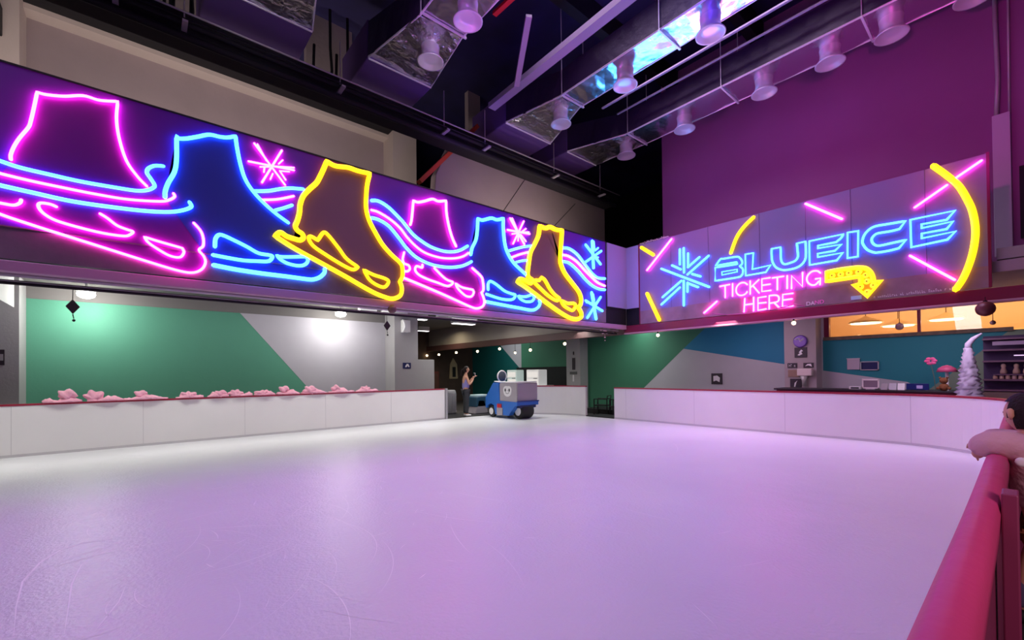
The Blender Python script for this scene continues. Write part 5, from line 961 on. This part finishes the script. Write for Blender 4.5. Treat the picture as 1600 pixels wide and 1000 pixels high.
def head_parts(c, r, face, t, hair_m, skin_m, hair_long=False):
    """eyes, nose, mouth, ears added around head centre c looking along face"""
    c = Vector(c); f = Vector(face).normalized(); s = f.cross(Vector((0, 0, 1))).normalized()
    ms = []
    bm = BM(); bmesh.ops.create_uvsphere(bm, u_segments=20, v_segments=14, radius=r)
    rot = Matrix((s, f, Vector((0, 0, 1)))).transposed()
    for v in bm.verts:
        p = v.co.copy(); p.x *= .82; p.y *= .95; p.z *= 1.14
        if p.z < 0: p.x *= 1+.28*p.z/r; p.y *= 1+.10*p.z/r
        v.co = c+rot @ p
    me = D.meshes.new('t'); bm.to_mesh(me); bm.free(); ms.append(me)
    bm = BM()
    tube(bm, [c+f*r*.92+Vector((0, 0, r*.12)), c+f*r*1.06-Vector((0, 0, r*.12)), c+f*r*.96-Vector((0, 0, r*.2))], .01, rads=[r*.07, r*.13, r*.09], sides=8)
    for k in (-1, 1):
        tube(bm, [c+s*k*r*.84+Vector((0, 0, r*.25)), c+s*k*r*1.0-f*r*.12+Vector((0, 0, r*.2)), c+s*k*r*.98-f*r*.14-Vector((0, 0, r*.12)), c+s*k*r*.84-Vector((0, 0, r*.3))], .01, rads=[r*.08, r*.15, r*.13, r*.07], sides=8)
    me = D.meshes.new('t'); bm.to_mesh(me); bm.free(); ms.append(me)
    bm = BM()
    for k in (-1, 1): ball(bm, c+f*r*.86+s*k*r*.3+Vector((0, 0, r*.05)), r*.09, sub=1)
    obj('eyes', bm, m_signb, t, True)
    bm = BM(); tube(bm, [c+f*r*.85-s*r*.2-Vector((0, 0, r*.45)), c+f*r*.9-Vector((0, 0, r*.47)), c+f*r*.85+s*r*.2-Vector((0, 0, r*.45))], r*.045, sides=6); obj('mouth', bm, mat('lip', (.4, .12, .12), .5), t, True)
    bm = BM(); bmesh.ops.create_uvsphere(bm, u_segments=22, v_segments=16, radius=r*1.09)
    for v in list(bm.verts):
        p = v.co
        if (p.y > r*.3 and p.z < r*.6) or p.z < -r*.8 or (p.y > -r*.1 and p.z < -r*.25): bm.verts.remove(v); continue
    for v in bm.verts:
        p = v.co.copy(); p.x *= .86; p.y *= .97; p.z *= 1.13; v.co = c+rot @ p
    obj('hair', bm, hair_m, t, True)
    return ms
# adult standing in the gap, arms raised holding a phone
px, py = 8.62, 12.62
t = thing('person', 'person with dark ponytail in purple top and dark trousers holding a phone by the gap', 'person', (px, py, 0))
f = Vector((.95, -.3, 0)).normalized(); s = f.cross(Vector((0, 0, 1)))
def A(a, b, z): p = Vector((px, py, 0))+f*a+s*b; return (p.x, p.y, z)
body = {'pel': (*A(0, 0, .92), .12), 'w': (*A(0, 0, 1.08), .10), 'ch': (*A(-.01, 0, 1.27), (.14, .10)), 'n': (*A(0, 0, 1.43), .052), 'h0': (*A(.02, 0, 1.54), .06)}
E = [('pel', 'w'), ('w', 'ch'), ('ch', 'n'), ('n', 'h0')]
for k, nm in ((-1, 'l'), (1, 'r')):
    body.update({nm+'s': (*A(0, k*.16, 1.36), .05), nm+'e': (*A(.08, k*.19, 1.10), .038), nm+'m': (*A(.2, k*.12, 1.22), .032), nm+'k': (*A(.27, k*.07, 1.33), .024),
                 nm+'h': (*A(0, k*.09, .86), .085), nm+'n': (*A(.02, k*.09, .48), .058), nm+'a': (*A(-.01, k*.09, .09), .036), nm+'t': (*A(.12, k*.1, .035), .032)})
    E += [('ch', nm+'s'), (nm+'s', nm+'e'), (nm+'e', nm+'m'), (nm+'m', nm+'k'), ('pel', nm+'h'), (nm+'h', nm+'n'), (nm+'n', nm+'a'), (nm+'a', nm+'t')]
ms = [skin(body, E, 2)] + head_parts(A(.03, 0, 1.62), .105, f, t, m_hair, m_skin, True)
for k in (-1, 1): ms += hand(A(.27, k*.07, 1.33), f*.5+Vector((0, 0, .8)), k, 1.0, .8, -f)
meshobj('body', ms, m_skin, t)
B = {k: (v[0], v[1], v[2], (v[3] if not isinstance(v[3], tuple) else max(v[3]))) for k, v in body.items()}
g = lambda n, e=.012: (*B[n][:3], B[n][3]+e)
meshobj('top', [skin({'pel': g('pel', .03), 'w': g('w', .025), 'ch': (*B['ch'][:3], (.155, .12)), 'ls': (*A(0, -.13, 1.34), .05), 'rs': (*A(0, .13, 1.34), .05)}, [('pel', 'w'), ('w', 'ch'), ('ch', 'ls'), ('ch', 'rs')])], mat('lavender_cotton', (.30, .27, .62), .8), t)
meshobj('trousers', [skin({'p': (*A(0, 0, .93), .13), 'lh': g('lh', .02), 'ln': g('ln', .022), 'la': g('la', .03), 'rh': g('rh', .02), 'rn': g('rn', .022), 'ra': g('ra', .03)}, [('p', 'lh'), ('lh', 'ln'), ('ln', 'la'), ('p', 'rh'), ('rh', 'rn'), ('rn', 'ra')])], mat('charcoal_denim', (.03, .032, .04), .8), t)
for k in (-1, 1): meshobj('shoe', [skin({'a': (*A(-.05, k*.1, .05), .042), 'b': (*A(.06, k*.1, .048), .042), 'c': (*A(.16, k*.11, .04), .034)}, [('a', 'b'), ('b', 'c')])], m_signw, t)
meshobj('ponytail', [skin({'a': (*A(-.11, 0, 1.64), .035), 'b': (*A(-.16, 0, 1.52), .035), 'c': (*A(-.15, 0, 1.38), .02)}, [('a', 'b'), ('b', 'c')])], m_hair, t)
t2 = thing('mobile_phone', 'phone held up by the person in the purple top', 'phone', A(.33, 0, 1.42))
bm = BM(); c = Vector(A(.325, 0, 1.43)); box(bm, (c.x-.01, c.y-.04, c.z-.075), (c.x+.01, c.y+.04, c.z+.075), .006); obj('case', bm, m_signw, t2)
bm = BM(); box(bm, (c.x-.0125, c.y-.035, c.z-.065), (c.x-.0105, c.y+.035, c.z+.065)); obj('screen', bm, m_black, t2)

# child leaning on the near rail
t = thing('person', 'child with short dark hair in a pink top leaning over the crimson rail', 'person', (3.95, -.25, -.06))
fdir = Vector((.68, .73, -.05)).normalized()
body = {'pel': (4.1, -.06, .60, .10), 'w': (4.0, -.05, .76, .105), 'ch': (3.88, -.035, .95, .12), 'n': (3.86, .0, 1.10, .045), 'h0': (3.86, .0, 1.16, .055),
        'rs': (3.80, .03, 1.02, .055), 're': (3.80, .14, 1.05, .04), 'rm': (3.84, .19, 1.0, .034), 'rk': (3.86, .20, .955, .026),
        'ls': (4.1, .0, 1.0, .055), 'le': (4.15, .13, 1.05, .04), 'lm': (4.05, .19, 1.04, .034), 'lk': (3.99, .21, 1.03, .026),
        'lh': (4.20, -.08, .54, .07), 'ln': (4.22, -.04, .30, .05), 'la': (4.22, -.02, .05, .034), 'lt': (4.30, .0, -.02, .032),
        'rh': (4.07, -.07, .54, .07), 'rn': (4.10, .0, .30, .05), 'ra': (4.10, .025, .05, .034), 'rt': (4.19, .03, -.02, .032)}
E = [('pel', 'w'), ('w', 'ch'), ('ch', 'n'), ('n', 'h0'), ('ch', 'rs'), ('rs', 're'), ('re', 'rm'), ('rm', 'rk'), ('ch', 'ls'), ('ls', 'le'), ('le', 'lm'), ('lm', 'lk'),
     ('pel', 'lh'), ('lh', 'ln'), ('ln', 'la'), ('la', 'lt'), ('pel', 'rh'), ('rh', 'rn'), ('rn', 'ra'), ('ra', 'rt')]
ms = [skin(body, E, 2)] + head_parts((3.87, .0, 1.235), .10, fdir, t, m_hair, m_skin)
ms += hand((3.86, .185, 1.01), (.0, .35, -1), -1, .55, .4, Vector((0, 1, 0))) + hand((3.99, .21, 1.03), (-1, .2, -.1), 1, .7, .4)
meshobj('body', ms, m_skin, t)
m_top = mat('pink_beige_top', (.62, .36, .40), .85, bump=.5, bscale=12)
meshobj('top', [skin({'pel': (4.06, -.06, .66, .125), 'w': (3.98, -.045, .80, .13), 'ch': (3.87, -.035, .96, .145), 'nk': (3.87, -.005, 1.08, .065),
   'rs': (3.80, .03, 1.05, .095), 're': (3.80, .12, 1.07, .085), 'rm': (3.83, .17, 1.04, .075), 'rk': (3.855, .195, .985, .06),
   'ls': (4.1, .0, 1.04, .08), 'le': (4.13, .12, 1.06, .065), 'lm': (4.06, .18, 1.06, .055)},
   [('pel', 'w'), ('w', 'ch'), ('ch', 'nk'), ('ch', 'rs'), ('rs', 're'), ('re', 'rm'), ('rm', 'rk'), ('ch', 'ls'), ('ls', 'le'), ('le', 'lm')])], m_top, t)
meshobj('shorts', [skin({'p': (4.1, -.06, .6, .12), 'lh': (4.20, -.08, .52, .085), 'ln': (4.21, -.05, .38, .075), 'rh': (4.07, -.06, .52, .085), 'rn': (4.09, -.02, .38, .078)}, [('p', 'lh'), ('lh', 'ln'), ('p', 'rh'), ('rh', 'rn')])], mat('rust_cotton', (.36, .13, .05), .85), t)
bm = BM(); lathe(bm, [(.012, 0), (.026, -.006), (.026, -.014), (.012, -.018)], (3.735, .02, .975), axis='X', seg=16); obj('button', bm, m_signw, t, True)
for x, y in ((4.22, -.01), (4.10, .03)):
    meshobj('sock', [skin({'a': (x, y, .03, .042), 'b': (x, y, .22, .055)}, [('a', 'b')])], mat('purple_sock', (.10, .08, .16), .9), t)
    meshobj('shoe', [skin({'a': (x-.05, y, -.012, .046), 'b': (x+.03, y, -.016, .044), 'c': (x+.12, y, -.022, .036)}, [('a', 'b'), ('b', 'c')])], m_black, t)
